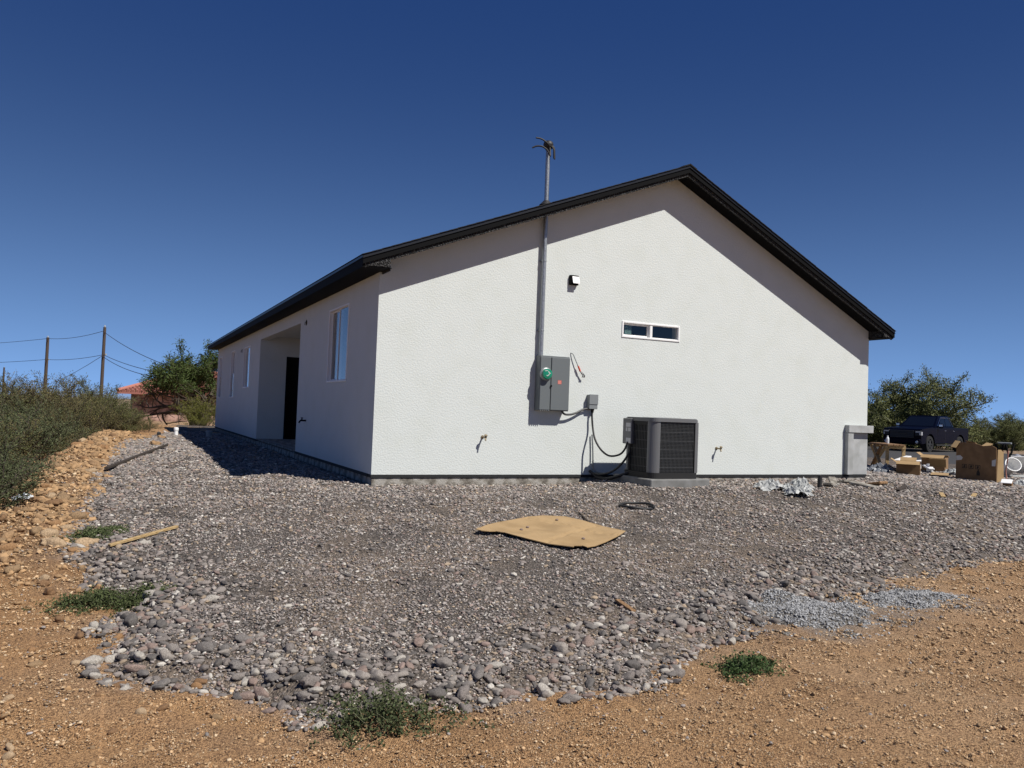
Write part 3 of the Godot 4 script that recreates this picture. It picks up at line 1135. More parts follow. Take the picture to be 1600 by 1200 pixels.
func build_wall_gear() -> void:
	# service mast
	var t := thing("service_mast", "galvanised service mast rising from the meter panel through the roof edge", "conduit", Vector3(2.512, 0, 0.06))
	var g := Geo.new()
	g.tube([Vector3(0, 1.79, 0), Vector3(0, 4.93, 0)], 0.034, 14)
	obj("pipe", g, M.galv, t)
	g = Geo.new()
	g.lathe(Vector3(0, 4.055, 0), [[0.11, 0.0], [0.06, 0.05], [0.042, 0.07], [0.0355, 0.071]], 16)
	obj("roof_flashing", g, M.rubber, t)
	for y in [2.15, 3.2]:
		g = Geo.new()
		g.span(Vector3(-0.055, y, -0.058), Vector3(0.055, y + 0.025, -0.05))
		g.tube([Vector3(-0.036, y + 0.012, -0.05), Vector3(-0.036, y + 0.012, 0.0), Vector3(-0.02, y + 0.012, 0.034), Vector3(0.02, y + 0.012, 0.034), Vector3(0.036, y + 0.012, 0.0), Vector3(0.036, y + 0.012, -0.05)], 0.006, 6)
		obj("strap", g, M.galv, t)
	g = Geo.new()
	g.lathe(Vector3(0.0, 4.91, 0.0), [[0.036, -0.02], [0.045, 0.0], [0.07, 0.03], [0.078, 0.07], [0.068, 0.105], [0.04, 0.125], [0.0, 0.132]], 18)
	obj("weatherhead", g, M.rubber, t)
	for w in [[[0, 4.93, 0.05], [-0.06, 4.97, 0.08], [-0.15, 5.02, 0.07], [-0.24, 5.03, 0.05]], [[0, 4.92, 0.05], [-0.01, 4.78, 0.09], [-0.06, 4.86, 0.09], [-0.14, 4.91, 0.07], [-0.22, 4.91, 0.04], [-0.28, 4.88, 0.02]], [[0.02, 4.95, 0.05], [0.05, 4.9, 0.08], [0.055, 4.82, 0.085], [0.06, 4.76, 0.08]], [[0.03, 4.96, 0.05], [0.07, 4.92, 0.06], [0.08, 4.83, 0.06], [0.082, 4.755, 0.06]]]:
		g = Geo.new()
		var p := []
		for q in w:
			p.append(Vector3(q[0], q[1], q[2]))
		g.tube(curve(p, 16), 0.0125, 7)
		obj("wire", g, M.rubber, t)
	# meter and breaker panel
	t = thing("meter_panel", "grey electrical meter panel with a round green meter face, on the gable wall", "electrical panel", Vector3(2.46, 0.962, 0))
	g = Geo.new()
	g.span(Vector3(0, 0, 0.001), Vector3(0.505, 0.822, 0.15), 0.006)
	obj("cabinet", g, M.panel_grey, t)
	g = Geo.new()
	g.span(Vector3(0.004, 0.012, 0.1505), Vector3(0.178, 0.80, 0.166), 0.004)
	obj("meter_cover", g, M.panel_grey, t)
	g = Geo.new()
	g.span(Vector3(0.188, 0.012, 0.1505), Vector3(0.501, 0.80, 0.169), 0.005)
	var d := obj("door", g, M.panel_grey, t)
	g = Geo.new()
	g.span(Vector3(0.30, 0.405, 0.1695), Vector3(0.36, 0.46, 0.171))
	obj("sticker", g, M.red, d)
	g = Geo.new()
	for k in 4:
		g.span(Vector3(0.304, 0.411 + k * 0.0125, 0.1713), Vector3(0.356 - 0.012 * (k % 2), 0.414 + k * 0.0125, 0.1718))
	obj("sticker_print", g, M.label_white, d)
	g = Geo.new()
	g.span(Vector3(0.174, 0.355, 0.1705), Vector3(0.196, 0.385, 0.19), 0.004)
	obj("latch", g, M.black, d)
	g = Geo.new()
	var face_on := Basis(Vector3.RIGHT, PI / 2)
	g.lathe(Vector3(0.088, 0.545, 0.166), [[0.098, 0.0], [0.098, 0.02], [0.088, 0.035], [0.080, 0.04], [0.078, 0.03]], 28, face_on)
	obj("meter_ring", g, M.meter_ring, t)
	g = Geo.new()
	g.lathe(Vector3(0.088, 0.545, 0.166), [[0.079, 0.03], [0.079, 0.055], [0.074, 0.075], [0.04, 0.083], [0.0, 0.085]], 28, face_on)
	var mt := obj("meter_face", g, M.meter, t)
	g = Geo.new()
	for m in [[-0.012, -0.03, 0.028, 0.012, -0.55], [0.02, 0.02, 0.05, 0.012, -0.55], [-0.03, 0.045, 0.05, 0.008, 0.25], [0.012, -0.01, 0.07, 0.009, 1.0]]:
		g.box(Vector3(0.088 + m[0], 0.545 + m[1], 0.2495), Vector3(m[2], m[3], 0.002), Basis(Vector3(0, 0, 1), m[4]))
	obj("meter_mark", g, M.label_white, mt)
	g = Geo.new()
	for k in 5:
		g.span(Vector3(0.02 + k * 0.034, -0.004, 0.120), Vector3(0.032 + k * 0.034, 0.0095, 0.168))
	obj("bottom_tab", g, M.box_grey, t)
	# loose wires beside the panel
	t = thing("loose_wires", "bundle of loose wires with red tape hanging from the wall beside the meter panel", "wires")
	g = Geo.new()
	g.tube(curve([Vector3(3.06, 1.86, 0.0), Vector3(3.085, 1.845, 0.03), Vector3(3.12, 1.77, 0.04), Vector3(3.165, 1.68, 0.045), Vector3(3.205, 1.6, 0.045)], 14), 0.007, 6)
	obj("sheath", g, M.box_grey, t)
	g = Geo.new()
	g.tube([Vector3(3.175, 1.665, 0.047), Vector3(3.215, 1.585, 0.047)], 0.014, 8)
	obj("red_tape", g, M.red, t)
	for k in 4:
		g = Geo.new()
		g.tube(curve([Vector3(3.205, 1.6, 0.045), Vector3(3.235 + 0.012 * k, 1.555 - 0.004 * k, 0.05 + 0.008 * (k % 2)), Vector3(3.26 + 0.011 * k, 1.52 - 0.008 * (k % 3), 0.055), Vector3(3.245 + 0.014 * k, 1.495, 0.05)], 10), 0.006, 5)
		obj("wire", g, M.black if k != 1 else M.label_white, t)
	# disconnect box
	t = thing("disconnect_box", "small grey disconnect box on the wall between the meter panel and the condenser", "electrical box", Vector3(3.375, 1.015, 0))
	g = Geo.new()
	g.span(Vector3(0, 0, 0.001), Vector3(0.15, 0.22, 0.085), 0.004)
	obj("body", g, M.box_grey, t)
	g = Geo.new()
	g.span(Vector3(-0.004, 0.07, 0.0855), Vector3(0.154, 0.226, 0.094), 0.003)
	obj("cover", g, M.box_grey, t)
	# cables
	t = thing("feed_conduit", "black flexible conduit from the meter panel up to the small disconnect box", "conduit")
	g = Geo.new()
	g.tube(curve([Vector3(2.90, 0.985, 0.08), Vector3(2.91, 0.945, 0.085), Vector3(2.95, 0.918, 0.085), Vector3(3.05, 0.918, 0.075), Vector3(3.16, 0.945, 0.06), Vector3(3.26, 0.99, 0.05), Vector3(3.33, 1.012, 0.045), Vector3(3.40, 1.02, 0.045)], 26), 0.016, 8)
	obj("sheath", g, M.steel_dark, t)
	g = Geo.new()
	g.tube([Vector3(2.90, 0.99, 0.08), Vector3(2.902, 0.955, 0.082)], 0.023, 8)
	obj("fitting", g, M.black, t)
	t = thing("power_whip", "black power cable looping from the disconnect box across to the condenser", "cable")
	g = Geo.new()
	g.tube(curve([Vector3(3.455, 1.02, 0.05), Vector3(3.445, 0.9, 0.06), Vector3(3.455, 0.72, 0.08), Vector3(3.44, 0.55, 0.18), Vector3(3.49, 0.40, 0.28), Vector3(3.53, 0.32, 0.45), Vector3(3.62, 0.345, 0.58), Vector3(3.67, 0.43, 0.65), Vector3(3.69, 0.545, 0.69)], 40), 0.015, 8)
	obj("sheath", g, M.rubber, t)
	g = Geo.new()
	g.tube([Vector3(3.455, 1.02, 0.05), Vector3(3.451, 0.96, 0.055)], 0.022, 8)
	obj("fitting", g, M.black, t)
	t = thing("line_set", "thin pipe and black insulated refrigerant lines from the wall to the condenser foot", "pipes")
	g = Geo.new()
	g.tube(curve([Vector3(3.475, 0.62, 0.03), Vector3(3.49, 0.45, 0.035), Vector3(3.50, 0.25, 0.04), Vector3(3.50, 0.12, 0.05), Vector3(3.55, 0.045, 0.09), Vector3(3.65, 0.03, 0.18)], 20), 0.012, 8)
	obj("thin_pipe", g, M.box_grey, t)
	g = Geo.new()
	g.tube(curve([Vector3(3.46, 0.06, 0.02), Vector3(3.50, 0.02, 0.12), Vector3(3.53, 0.03, 0.30), Vector3(3.60, 0.10, 0.48), Vector3(3.67, 0.24, 0.62), Vector3(3.74, 0.42, 0.70)], 26), 0.017, 8)
	obj("insulated_line", g, M.rubber, t)
	g = Geo.new()
	g.tube(curve([Vector3(3.46, 0.06, 0.02), Vector3(3.52, -0.03, 0.16), Vector3(3.56, -0.03, 0.38), Vector3(3.63, 0.03, 0.58), Vector3(3.75, 0.10, 0.70)], 22), 0.024, 8)
	obj("insulated_line", g, M.rubber, t)
	# dryer vent
	t = thing("wall_vent", "small black wall vent with a white flap, high on the gable wall", "vent", Vector3(2.985, 2.905, 0))
	g = Geo.new()
	g.span(Vector3(0, 0, 0.001), Vector3(0.145, 0.15, 0.05), 0.004)
	obj("hood", g, M.black, t)
	g = Geo.new()
	g.box(Vector3(0.085, 0.075, 0.074), Vector3(0.118, 0.115, 0.008), Basis(Vector3.RIGHT, -0.32), 0.002)
	obj("flap", g, M.white, t)
	# hose bibs
	for hb in [[1.635, 0.545, "hose tap sticking out low on the gable wall, left of the meter panel"], [5.95, 0.44, "hose tap low on the gable wall, right of the condenser"]]:
		t = thing("hose_tap", hb[2], "tap", Vector3(hb[0], hb[1], 0), 0.0, "hose taps on the gable wall")
		g = Geo.new()
		g.lathe(Vector3(0, 0, 0.001), [[0.026, 0.0], [0.026, 0.008], [0.013, 0.01], [0.013, 0.09], [0.018, 0.095], [0.018, 0.12], [0.0, 0.125]], 12, face_on)
		obj("pipe", g, M.brass, t)
		g = Geo.new()
		g.tube([Vector3(0, 0.0, 0.095), Vector3(0, -0.025, 0.115), Vector3(0, -0.05, 0.12)], 0.012, 8)
		obj("spout", g, M.brass, t)
		g = Geo.new()
		g.lathe(Vector3(0, 0.028, 0.12), [[0.0, -0.006], [0.024, -0.006], [0.026, 0.0], [0.024, 0.006], [0.0, 0.006]], 10, Basis(Vector3.RIGHT, 0.5))
		obj("handle", g, M.brass, t)
	t = thing("side_tap", "dark tap low on the shaded side wall beside the porch", "tap", Vector3(0, 0.62, -4.42))
	g = Geo.new()
	g.tube([Vector3(-0.001, 0, 0), Vector3(-0.10, 0, 0), Vector3(-0.13, -0.045, 0)], 0.016, 8)
	obj("pipe", g, M.black, t)
	g = Geo.new()
	g.tube([Vector3(-0.075, 0, 0), Vector3(-0.075, 0.045, 0)], 0.012, 8)
	g.box(Vector3(-0.075, 0.05, 0), Vector3(0.03, 0.012, 0.11), Basis(), 0.004)
	obj("handle", g, M.black, t)
	for lb in [[2.477, -4.774, "bare lamp box with wires beside the near top corner of the porch opening"], [2.40, -13.75, "bare lamp box beyond the second window of the side wall"]]:
		t = thing("lamp_box", lb[2], "electrical box", Vector3(0, lb[0], lb[1]), 0.0, "bare lamp boxes on the side wall")
		g = Geo.new()
		g.lathe(Vector3(0.0, 0, 0), [[0.055, -0.001], [0.055, 0.006], [0.0, 0.007]], 14, Basis(Vector3(0, 0, 1), PI / 2))
		obj("plate", g, M.black, t)
		g = Geo.new()
		g.tube([Vector3(-0.005, 0.0, 0), Vector3(-0.03, 0.01, 0.01), Vector3(-0.035, -0.05, 0.015)], 0.006, 5)
		obj("wire", g, M.black, t)

func curve(p: Array, n: int) -> Array:
	var c := []
	for k in n + 1:
		var f := float(k) / n * (p.size() - 1)
		var i := mini(int(f), p.size() - 2)
		var a: Vector3 = p[maxi(i - 1, 0)]
		var b: Vector3 = p[i]
		var d: Vector3 = p[i + 1]
		var e: Vector3 = p[mini(i + 2, p.size() - 1)]
		c.append(b.cubic_interpolate(d, a, e, f - i))
	return c

func build_condenser() -> void:
	var t := thing("equipment_pad", "grey slab under the air conditioning condenser", "slab", Vector3(4.15, 0.025, 0.89))
	var g := Geo.new()
	g.span(Vector3(-0.50, -0.20, -0.50), Vector3(0.55, 0.02, 0.47), 0.012)
	obj("slab", g, M.pad, t)
	t = thing("condenser", "grey air conditioning condenser with black louvred sides standing by the gable wall", "air conditioner", Vector3(3.73, 0.045, 0.52))
	var w := 0.84
	var d := 0.74
	var h := 0.873
	var rr := 0.12
	# base pan
	g = Geo.new()
	g.prism(rounded(-0.012, w + 0.012, -0.012, d + 0.012, rr), Vector3(0, 0, 0), Vector3.RIGHT, Vector3(0, 0, 1), Vector3(0, 0.085, 0))
	obj("base_pan", g, M.ac_dark, t)
	# top
	g = Geo.new()
	g.prism(rounded(-0.012, w + 0.012, -0.012, d + 0.012, rr), Vector3(0, h - 0.055, 0), Vector3.RIGHT, Vector3(0, 0, 1), Vector3(0, 0.043, 0))
	g.prism(rounded(0.0, w, 0.0, d, rr), Vector3(0, h - 0.012, 0), Vector3.RIGHT, Vector3(0, 0, 1), Vector3(0, 0.012, 0))
	var top := obj("top_cover", g, M.ac_grey, t)
	g = Geo.new()
	for k in 9:
		g.lathe(Vector3(w / 2, h + 0.004, d / 2), [[0.04 + 0.03 * k, 0.0], [0.044 + 0.03 * k, 0.003], [0.048 + 0.03 * k, 0.0]], 24)
	obj("fan_guard", g, M.ac_wire, top)
	# core
	g = Geo.new()
	g.span(Vector3(0.04, 0.085, 0.04), Vector3(w - 0.04, h - 0.055, d - 0.04))
	obj("coil", g, M.ac_dark, t)
	# corner posts
	for cn in [[0, 1], [1, 1], [0, 0], [1, 0]]:
		g = Geo.new()
		var lx := 0.035 if cn[0] == 1 else 0.0
		var pts := []
		var sx: float = 1.0 if cn[0] == 0 else -1.0
		var sz: float = 1.0 if cn[1] == 0 else -1.0
		var cx: float = 0.0 if cn[0] == 0 else w
		var cz: float = 0.0 if cn[1] == 0 else d
		var r0 := rr if cn[0] == 0 else 0.05
		var tail := 0.012 if cn[0] == 0 else 0.03
		pts.append(Vector2(cx, cz + sz * (r0 + tail)))
		for k in 9:
			var a := PI / 2 * k / 8.0
			pts.append(Vector2(cx + sx * (r0 - r0 * cos(a)), cz + sz * (r0 - r0 * sin(a))))
		pts.append(Vector2(cx + sx * (r0 + tail), cz))
		pts.append(Vector2(cx + sx * (r0 + tail), cz + sz * 0.035))
		pts.append(Vector2(cx + sx * 0.035, cz + sz * (r0 + tail)))
		g.prism(pts, Vector3(0, 0.085, 0), Vector3.RIGHT, Vector3(0, 0, 1), Vector3(0, h - 0.055 - 0.085, 0))
		obj("corner_post", g, M.ac_grey, t)
	# wire guards
	for side in 2:
		g = Geo.new()
		var a := 0.14
		var b := (w - 0.085) if side == 0 else (d - 0.14)
		var n := 26 if side == 0 else 12
		for k in n + 1:
			var u := lerpf(a, b, float(k) / n)
			var r0 := 0.0022 if side == 0 else 0.004
			if side == 0:
				g.span(Vector3(u - r0, 0.09, d - 0.014), Vector3(u + r0, h - 0.06, d - 0.009))
			else:
				g.span(Vector3(0.009, 0.09, u - r0), Vector3(0.014, h - 0.06, u + r0))
		var rows := 34
		for k in rows:
			var y := lerpf(0.10, h - 0.075, k / float(rows - 1))
			var fat := 0.006 if k % 6 == 3 else 0.0018
			if side == 1 and k % 6 != 3:
				continue
			if side == 0:
				g.span(Vector3(a, y - fat, d - 0.019), Vector3(b, y + fat, d - 0.0145))
			else:
				g.span(Vector3(0.0145, y - fat, a), Vector3(0.019, y + fat, b))
		obj("wire_guard", g, M.ac_wire if side == 0 else M.steel_dark, t)
	# frame rails round the guards
	g = Geo.new()
	g.span(Vector3(0.0, h - 0.105, 0.14), Vector3(0.008, h - 0.057, d - 0.14))
	g.span(Vector3(0.002, 0.088, 0.135), Vector3(0.02, h - 0.058, 0.17))
	g.span(Vector3(w - 0.09, 0.088, d - 0.03), Vector3(w - 0.075, h - 0.058, d - 0.002))
	obj("guard_rail", g, M.ac_dark, t)
	# service box on the rear left corner
	g = Geo.new()
	g.span(Vector3(-0.035, 0.47, 0.02), Vector3(0.05, h - 0.02, 0.25), 0.01)
	var sb := obj("service_box", g, M.ac_grey, t)
	for q in [[h - 0.15, h - 0.09, 0.11, 0.235], [h - 0.215, h - 0.16, 0.11, 0.15], [h - 0.215, h - 0.16, 0.17, 0.235], [0.485, 0.56, 0.12, 0.24]]:
		g = Geo.new()
		g.span(Vector3(-0.0375, q[0], q[2]), Vector3(-0.0355, q[1], q[3]))
		obj("label", g, M.label_white, sb)

func rounded(x0: float, x1: float, z0: float, z1: float, r: float) -> Array:
	var p := []
	for c in [[x1 - r, z1 - r, 0.0], [x0 + r, z1 - r, PI / 2], [x0 + r, z0 + r, PI], [x1 - r, z0 + r, 1.5 * PI]]:
		for k in 7:
			var a: float = c[2] + PI / 2 * k / 6.0
			p.append(Vector2(c[0] + r * cos(a), c[1] + r * sin(a)))
	return p

# ------------------------------------------------------------------ litter on the gravel
func sheet(outline: Array, lift: Callable, thick: float) -> Geo:
	# a thin board over an outline, its surface following "lift"
	var g := Geo.new()
	var flat := PackedVector2Array()
	for p in outline:
		flat.append(p)
	var bb := Rect2(flat[0], Vector2.ZERO)
	for p in flat:
		bb = bb.expand(p)
	var pts := PackedVector2Array(flat)
	var n := 30
	for j in n:
		for i in n:
			var q := bb.position + bb.size * Vector2((i + 0.5) / n, (j + 0.5) / n)
			if Geometry2D.is_point_in_polygon(q, flat):
				pts.append(q)
	var idx := Geometry2D.triangulate_delaunay(pts)
	for k in range(0, idx.size(), 3):
		var m := (pts[idx[k]] + pts[idx[k + 1]] + pts[idx[k + 2]]) / 3.0
		if not Geometry2D.is_point_in_polygon(m, flat):
			continue
		var t := []
		for e in 3:
			var q := pts[idx[k + e]]
			t.append(Vector3(q.x, lift.call(q), q.y))
		var nn: Vector3 = (t[1] - t[0]).cross(t[2] - t[0]).normalized()
		if nn.y < 0:
			nn = -nn
		g.tri(t[0], t[1], t[2], nn, nn, nn)
		var dn := Vector3(0, -thick, 0)
		g.tri(t[0] + dn, t[1] + dn, t[2] + dn, -nn, -nn, -nn)
	for k in flat.size():
		var a := flat[k]
		var b := flat[(k + 1) % flat.size()]
		var p := Vector3(a.x, lift.call(a), a.y)
		var q := Vector3(b.x, lift.call(b), b.y)
		var e := b - a
		var nn := Vector3(e.y, 0, -e.x).normalized()
		if Geometry2D.is_point_in_polygon((a + b) / 2 + Vector2(nn.x, nn.z) * 0.005, flat):
			nn = -nn
		var dn := Vector3(0, -thick, 0)
		g.tri(p, q, q + dn, nn, nn, nn)
		g.tri(p, q + dn, p + dn, nn, nn, nn)
	return g

func stick(called: String, a: Vector2, b: Vector2, w: float, h: float, m: Material, label: String, category: String) -> void:
	var m_ := (a + b) / 2
	var up := h * 0.6 + maxf(0.0, top_y(m_.x, m_.y) - (top_y(a.x, a.y) + top_y(b.x, b.y)) / 2) + 0.008
	var pa := at(a.x, a.y, up)
	var pb := at(b.x, b.y, up)
	var d := pb - pa
	var t := thing(called, label, category, (pa + pb) / 2)
	var x := d.normalized()
	var z := x.cross(Vector3.UP).normalized()
	var g := Geo.new()
	g.box(Vector3.ZERO, Vector3(d.length(), h, w), Basis(), 0.003)
	var o := obj("board", g, m, t)
	o.basis = Basis(x, z.cross(x), z)

func crumple(called: String, spots: Array, m: Material, label: String, category: String, sd: int, r0: float) -> void:
	var c := Vector2.ZERO
	for p in spots:
		c += Vector2(p[0], p[1])
	c /= spots.size()
	var t := thing(called, label, category, at(c.x, c.y))
	var k := 0
	for p in spots:
		var size: float = r0 * p[2]
		var g := creased(sd + k, size)
		var o := obj("crumpled_piece", g, m, t)
		o.rotation = Vector3(0.05, k * 1.3, 0.05)
		o.position = at(p[0], p[1], 0.005) - t.position
		k += 1

func creased(sd: int, size: float) -> Geo:
	var r := RandomNumberGenerator.new()
	r.seed = sd
	var f := FastNoiseLite.new()
	f.seed = sd
	f.frequency = 0.22
	f.fractal_octaves = 3
	f.fractal_type = FastNoiseLite.FRACTAL_RIDGED
	var g := Geo.new()
	var n := 14
	var p := []
	for j in n + 1:
		for i in n + 1:
			var u := Vector2(2.0 * i / n - 1.0, 2.0 * j / n - 1.0)
			var q := u * (1.0 + f.get_noise_2d(i * 0.7 + 50.0, j * 0.7) * 0.35)
			var dome := maxf(0.0, 1.0 - u.length_squared() * 0.6)
			var y := dome * (0.25 + 0.30 * f.get_noise_2d(i, j) + r.randf_range(-0.07, 0.07))
			p.append(Vector3(q.x * 0.55 + r.randf_range(-0.03, 0.03), maxf(y, -0.02), q.y * 0.42 + r.randf_range(-0.03, 0.03)) * size)
	for j in n:
		for i in n:
			if Vector2(2.0 * i / n - 1.0, 2.0 * j / n - 1.0).length() > 1.15 + f.get_noise_2d(i * 3.0, j * 3.0) * 0.2:
				continue
			var a: Vector3 = p[j * (n + 1) + i]
			var b: Vector3 = p[j * (n + 1) + i + 1]
			var c: Vector3 = p[(j + 1) * (n + 1) + i + 1]
			var d: Vector3 = p[(j + 1) * (n + 1) + i]
			g.face([a, b, c], a - Vector3(0, 1, 0))
			g.face([a, c, d], a - Vector3(0, 1, 0))
	return g

func build_litter() -> void:
	var t := thing("cardboard_sheet", "flat weathered tan cardboard sheet lying on the gravel before the house", "cardboard", Vector3(0.9, 0, 3.5))
	var ol := []
	for p in [[0.06, 3.47], [0.14, 3.40], [0.26, 3.28], [0.46, 3.12], [0.70, 2.99], [0.92, 2.93], [1.13, 2.90], [1.33, 3.0], [1.50, 3.12], [1.59, 3.4], [1.66, 3.70], [1.45, 3.87], [1.20, 4.03], [1.02, 4.14], [0.90, 4.19], [0.88, 4.13], [0.80, 4.12], [0.76, 4.18], [0.58, 4.02], [0.41, 3.85], [0.32, 3.72], [0.30, 3.62], [0.24, 3.55], [0.17, 3.55], [0.10, 3.52]]:
		ol.append(Vector2(p[0] - 0.9, p[1] - 3.5))
	var lift := func(q: Vector2) -> float:
		var d := edge(q.x + 0.9, q.y + 3.5)
		var y := bed_y(q.x + 0.9, q.y + 3.5, d)
		return y + 0.04 + 0.012 * sin(q.x * 2.2 + 0.6) * cos(q.y * 1.6) + 0.015 * ss(0.3, 0.9, absf(q.x)) + 0.003 * sin(q.x * 9.0 + q.y * 5.0) - 0.010 * exp(-pow((q.x * 0.55 + q.y * 0.83 - 0.22) / 0.02, 2.0)) - 0.008 * exp(-pow((q.x * 0.83 - q.y * 0.55 - 0.28) / 0.02, 2.0)) + 0.02 * ss(-0.62, -0.85, q.x)
	obj("sheet", sheet(ol, lift, 0.007), M.card, t)
	for q in [[-0.22, -0.12], [0.25, -0.35], [0.12, 0.42], [-0.35, 0.0]]:
		var s := put("pebble", stone_mesh(610, 1, Vector3(1, 0.6, 0.8), 0.6), M.cobbles[4], t)
		s.scale = Vector3.ONE * 0.035
		s.position = Vector3(q[0], (lift as Callable).call(Vector2(q[0], q[1])) + 0.008, q[1])
	stick("lumber_strip", Vector2(-3.15, 2.48), Vector2(-2.55, 2.01), 0.042, 0.024, M.lumber, "pale yellow strip of lumber lying on the gravel at the left", "lumber")
	stick("dark_lumber", Vector2(-3.26, -2.92), Vector2(-2.20, -7.5), 0.06, 0.035, M.lumber_dark, "long dark weathered board lying on the gravel beyond the pale strip", "lumber")
	stick("wood_scrap", Vector2(0.30, 5.62), Vector2(0.27, 5.88), 0.04, 0.02, M.lumber_brown, "short brown wood scrap on the gravel below the cardboard sheet", "wood scrap")
	stick("wood_scrap", Vector2(1.75, 2.6), Vector2(1.62, 3.06), 0.018, 0.014, M.lumber_dark, "thin dark stick just beyond the cardboard sheet", "wood scrap")
	stick("wood_scrap", Vector2(8.62, 2.25), Vector2(8.9, 2.0), 0.07, 0.02, M.lumber, "pale wood scrap on the gravel below the trash pile, right of the grey trim", "wood scrap")
	stick("wood_scrap", Vector2(9.4, 2.2), Vector2(9.75, 2.0), 0.07, 0.02, M.lumber, "pale wood scrap on the gravel below the large cardboard box", "wood scrap")
	stick("wood_scrap", Vector2(8.2, 1.75), Vector2(8.75, 1.45), 0.07, 0.03, M.lumber_dark, "dark wood scrap on the gravel near the right corner of the house", "wood scrap")
	# coil of black hose
	t = thing("black_hose", "loop of black hose half buried in the gravel in front of the condenser", "hose", Vector3(2.72, 0, 2.37))
	var g := Geo.new()
	var ring := []
	for k in 27:
		var a := TAU * 1.15 * k / 26.0
		var rr := 0.16 + 0.012 * sin(a * 2.0) + 0.012 * k / 26.0
		var x := cos(a) * rr * 1.25
		var z := sin(a) * rr
		ring.append(Vector3(x, top_y(2.72 + x, 2.37 + z) + 0.022 + 0.02 * k / 26.0, z))
	g.tube(ring, 0.015, 8)
	obj("loop", g, M.rubber, t)
	crumple("foam_scrap", [[5.72, 1.50, 1.1], [5.95, 1.62, 0.75]], M.foil, "left crumpled piece of pale grey foil on the gravel below the right wall", "foil scrap", 700, 0.34)
	crumple("foam_scrap", [[6.18, 1.66, 0.8], [6.42, 1.42, 1.0], [5.78, 2.0, 0.95], [6.05, 1.86, 0.7]], M.foil, "right crumpled piece of pale grey foil, the longer one, on the gravel", "foil scrap", 720, 0.33)
	# stubs of pipe
	t = thing("pipe_stub", "short black pipe standing in the gravel near the grey corner trim", "pipe", at(7.02, 1.24))
	g = Geo.new()
	g.tube([Vector3(0, -0.05, 0), Vector3(0.008, 0.19, 0)], 0.036, 12)
	obj("pipe", g, M.rubber, t)
	t = thing("pipe_stub", "short black square stub standing in the gravel beside the white pipe", "pipe", at(-2.13, -13.15))
	g = Geo.new()
	g.box(Vector3(0, 0.05, 0), Vector3(0.10, 0.16, 0.10), Basis(), 0.01)
	obj("pipe", g, M.rubber, t)
	t = thing("white_cleanout", "white plastic cleanout pipe with a cap standing in the gravel by the house shadow", "pipe", at(-1.68, -13.5))
	g = Geo.new()
	g.lathe(Vector3.ZERO, [[0.055, -0.05], [0.055, 0.15], [0.066, 0.155], [0.066, 0.215], [0.055, 0.235], [0.03, 0.24], [0.0, 0.24]], 16)
	obj("pipe", g, M.white, t)
	t = thing("white_cleanout", "white plastic pipe stub standing in the shadow of the house", "pipe", at(-0.85, -13.2))
	g = Geo.new()
	g.lathe(Vector3.ZERO, [[0.075, -0.05], [0.075, 0.15], [0.09, 0.155], [0.09, 0.2], [0.0, 0.21]], 14)
	obj("pipe", g, M.foil_grey, t)
	for q in [[-2.4, -7.9, 0.22, "larger pinkish orange rock on the grey gravel by the long dark board"], [-2.13, -11.5, 0.2, "smaller pinkish orange rock on the grey gravel near the black stub"]]:
		var ro := put("pink_rock", stone_mesh(640, 2, Vector3(1, 0.6, 0.8), 0.5, 0.5), M.rocks[1])
		tag(ro, q[3], "rock")
		ro.scale = Vector3.ONE * q[2]
		ro.position = at(q[0], q[1], q[2] * 0.2)
	# broken slabs by the corner
	var r := RandomNumberGenerator.new()
	r.seed = 31
	var lab := ["flat grey rubble piece beside the black pipe stub", "long grey rubble piece below the corner trim", "small tilted grey rubble piece below the corner trim", "tan rubble piece lying nearest the large box", "broad grey rubble piece at the foot of the right wall"]
	var k := 0
	for p in [[7.35, 1.15, 0.36, 0.15], [7.75, 0.85, 0.5, 0.12], [8.15, 0.75, 0.26, 0.2], [8.5, 1.1, 0.3, 0.2], [7.95, 1.3, 0.42, 0.2]]:
		t = thing("rubble_piece", lab[k], "rubble", at(p[0], p[1]), 0.0, "rubble by the corner of the house")
		g = Geo.new()
		g.box(Vector3(0, 0.03, 0), Vector3(p[2], 0.05, p[3]), Basis(Vector3.UP, 0.5 + k * 0.35) * Basis(Vector3(0, 0, 1), r.randf_range(-0.25, 0.25)), 0.012)
		obj("slab", g, M.concrete if k != 3 else M.lumber_brown, t)
		k += 1
	crumple("white_rag", [[-4.12, -0.75, 0.85]], M.plastic_clear, "crumpled white plastic rag caught between the rocks and the nearest bush", "plastic rag", 760, 0.22)

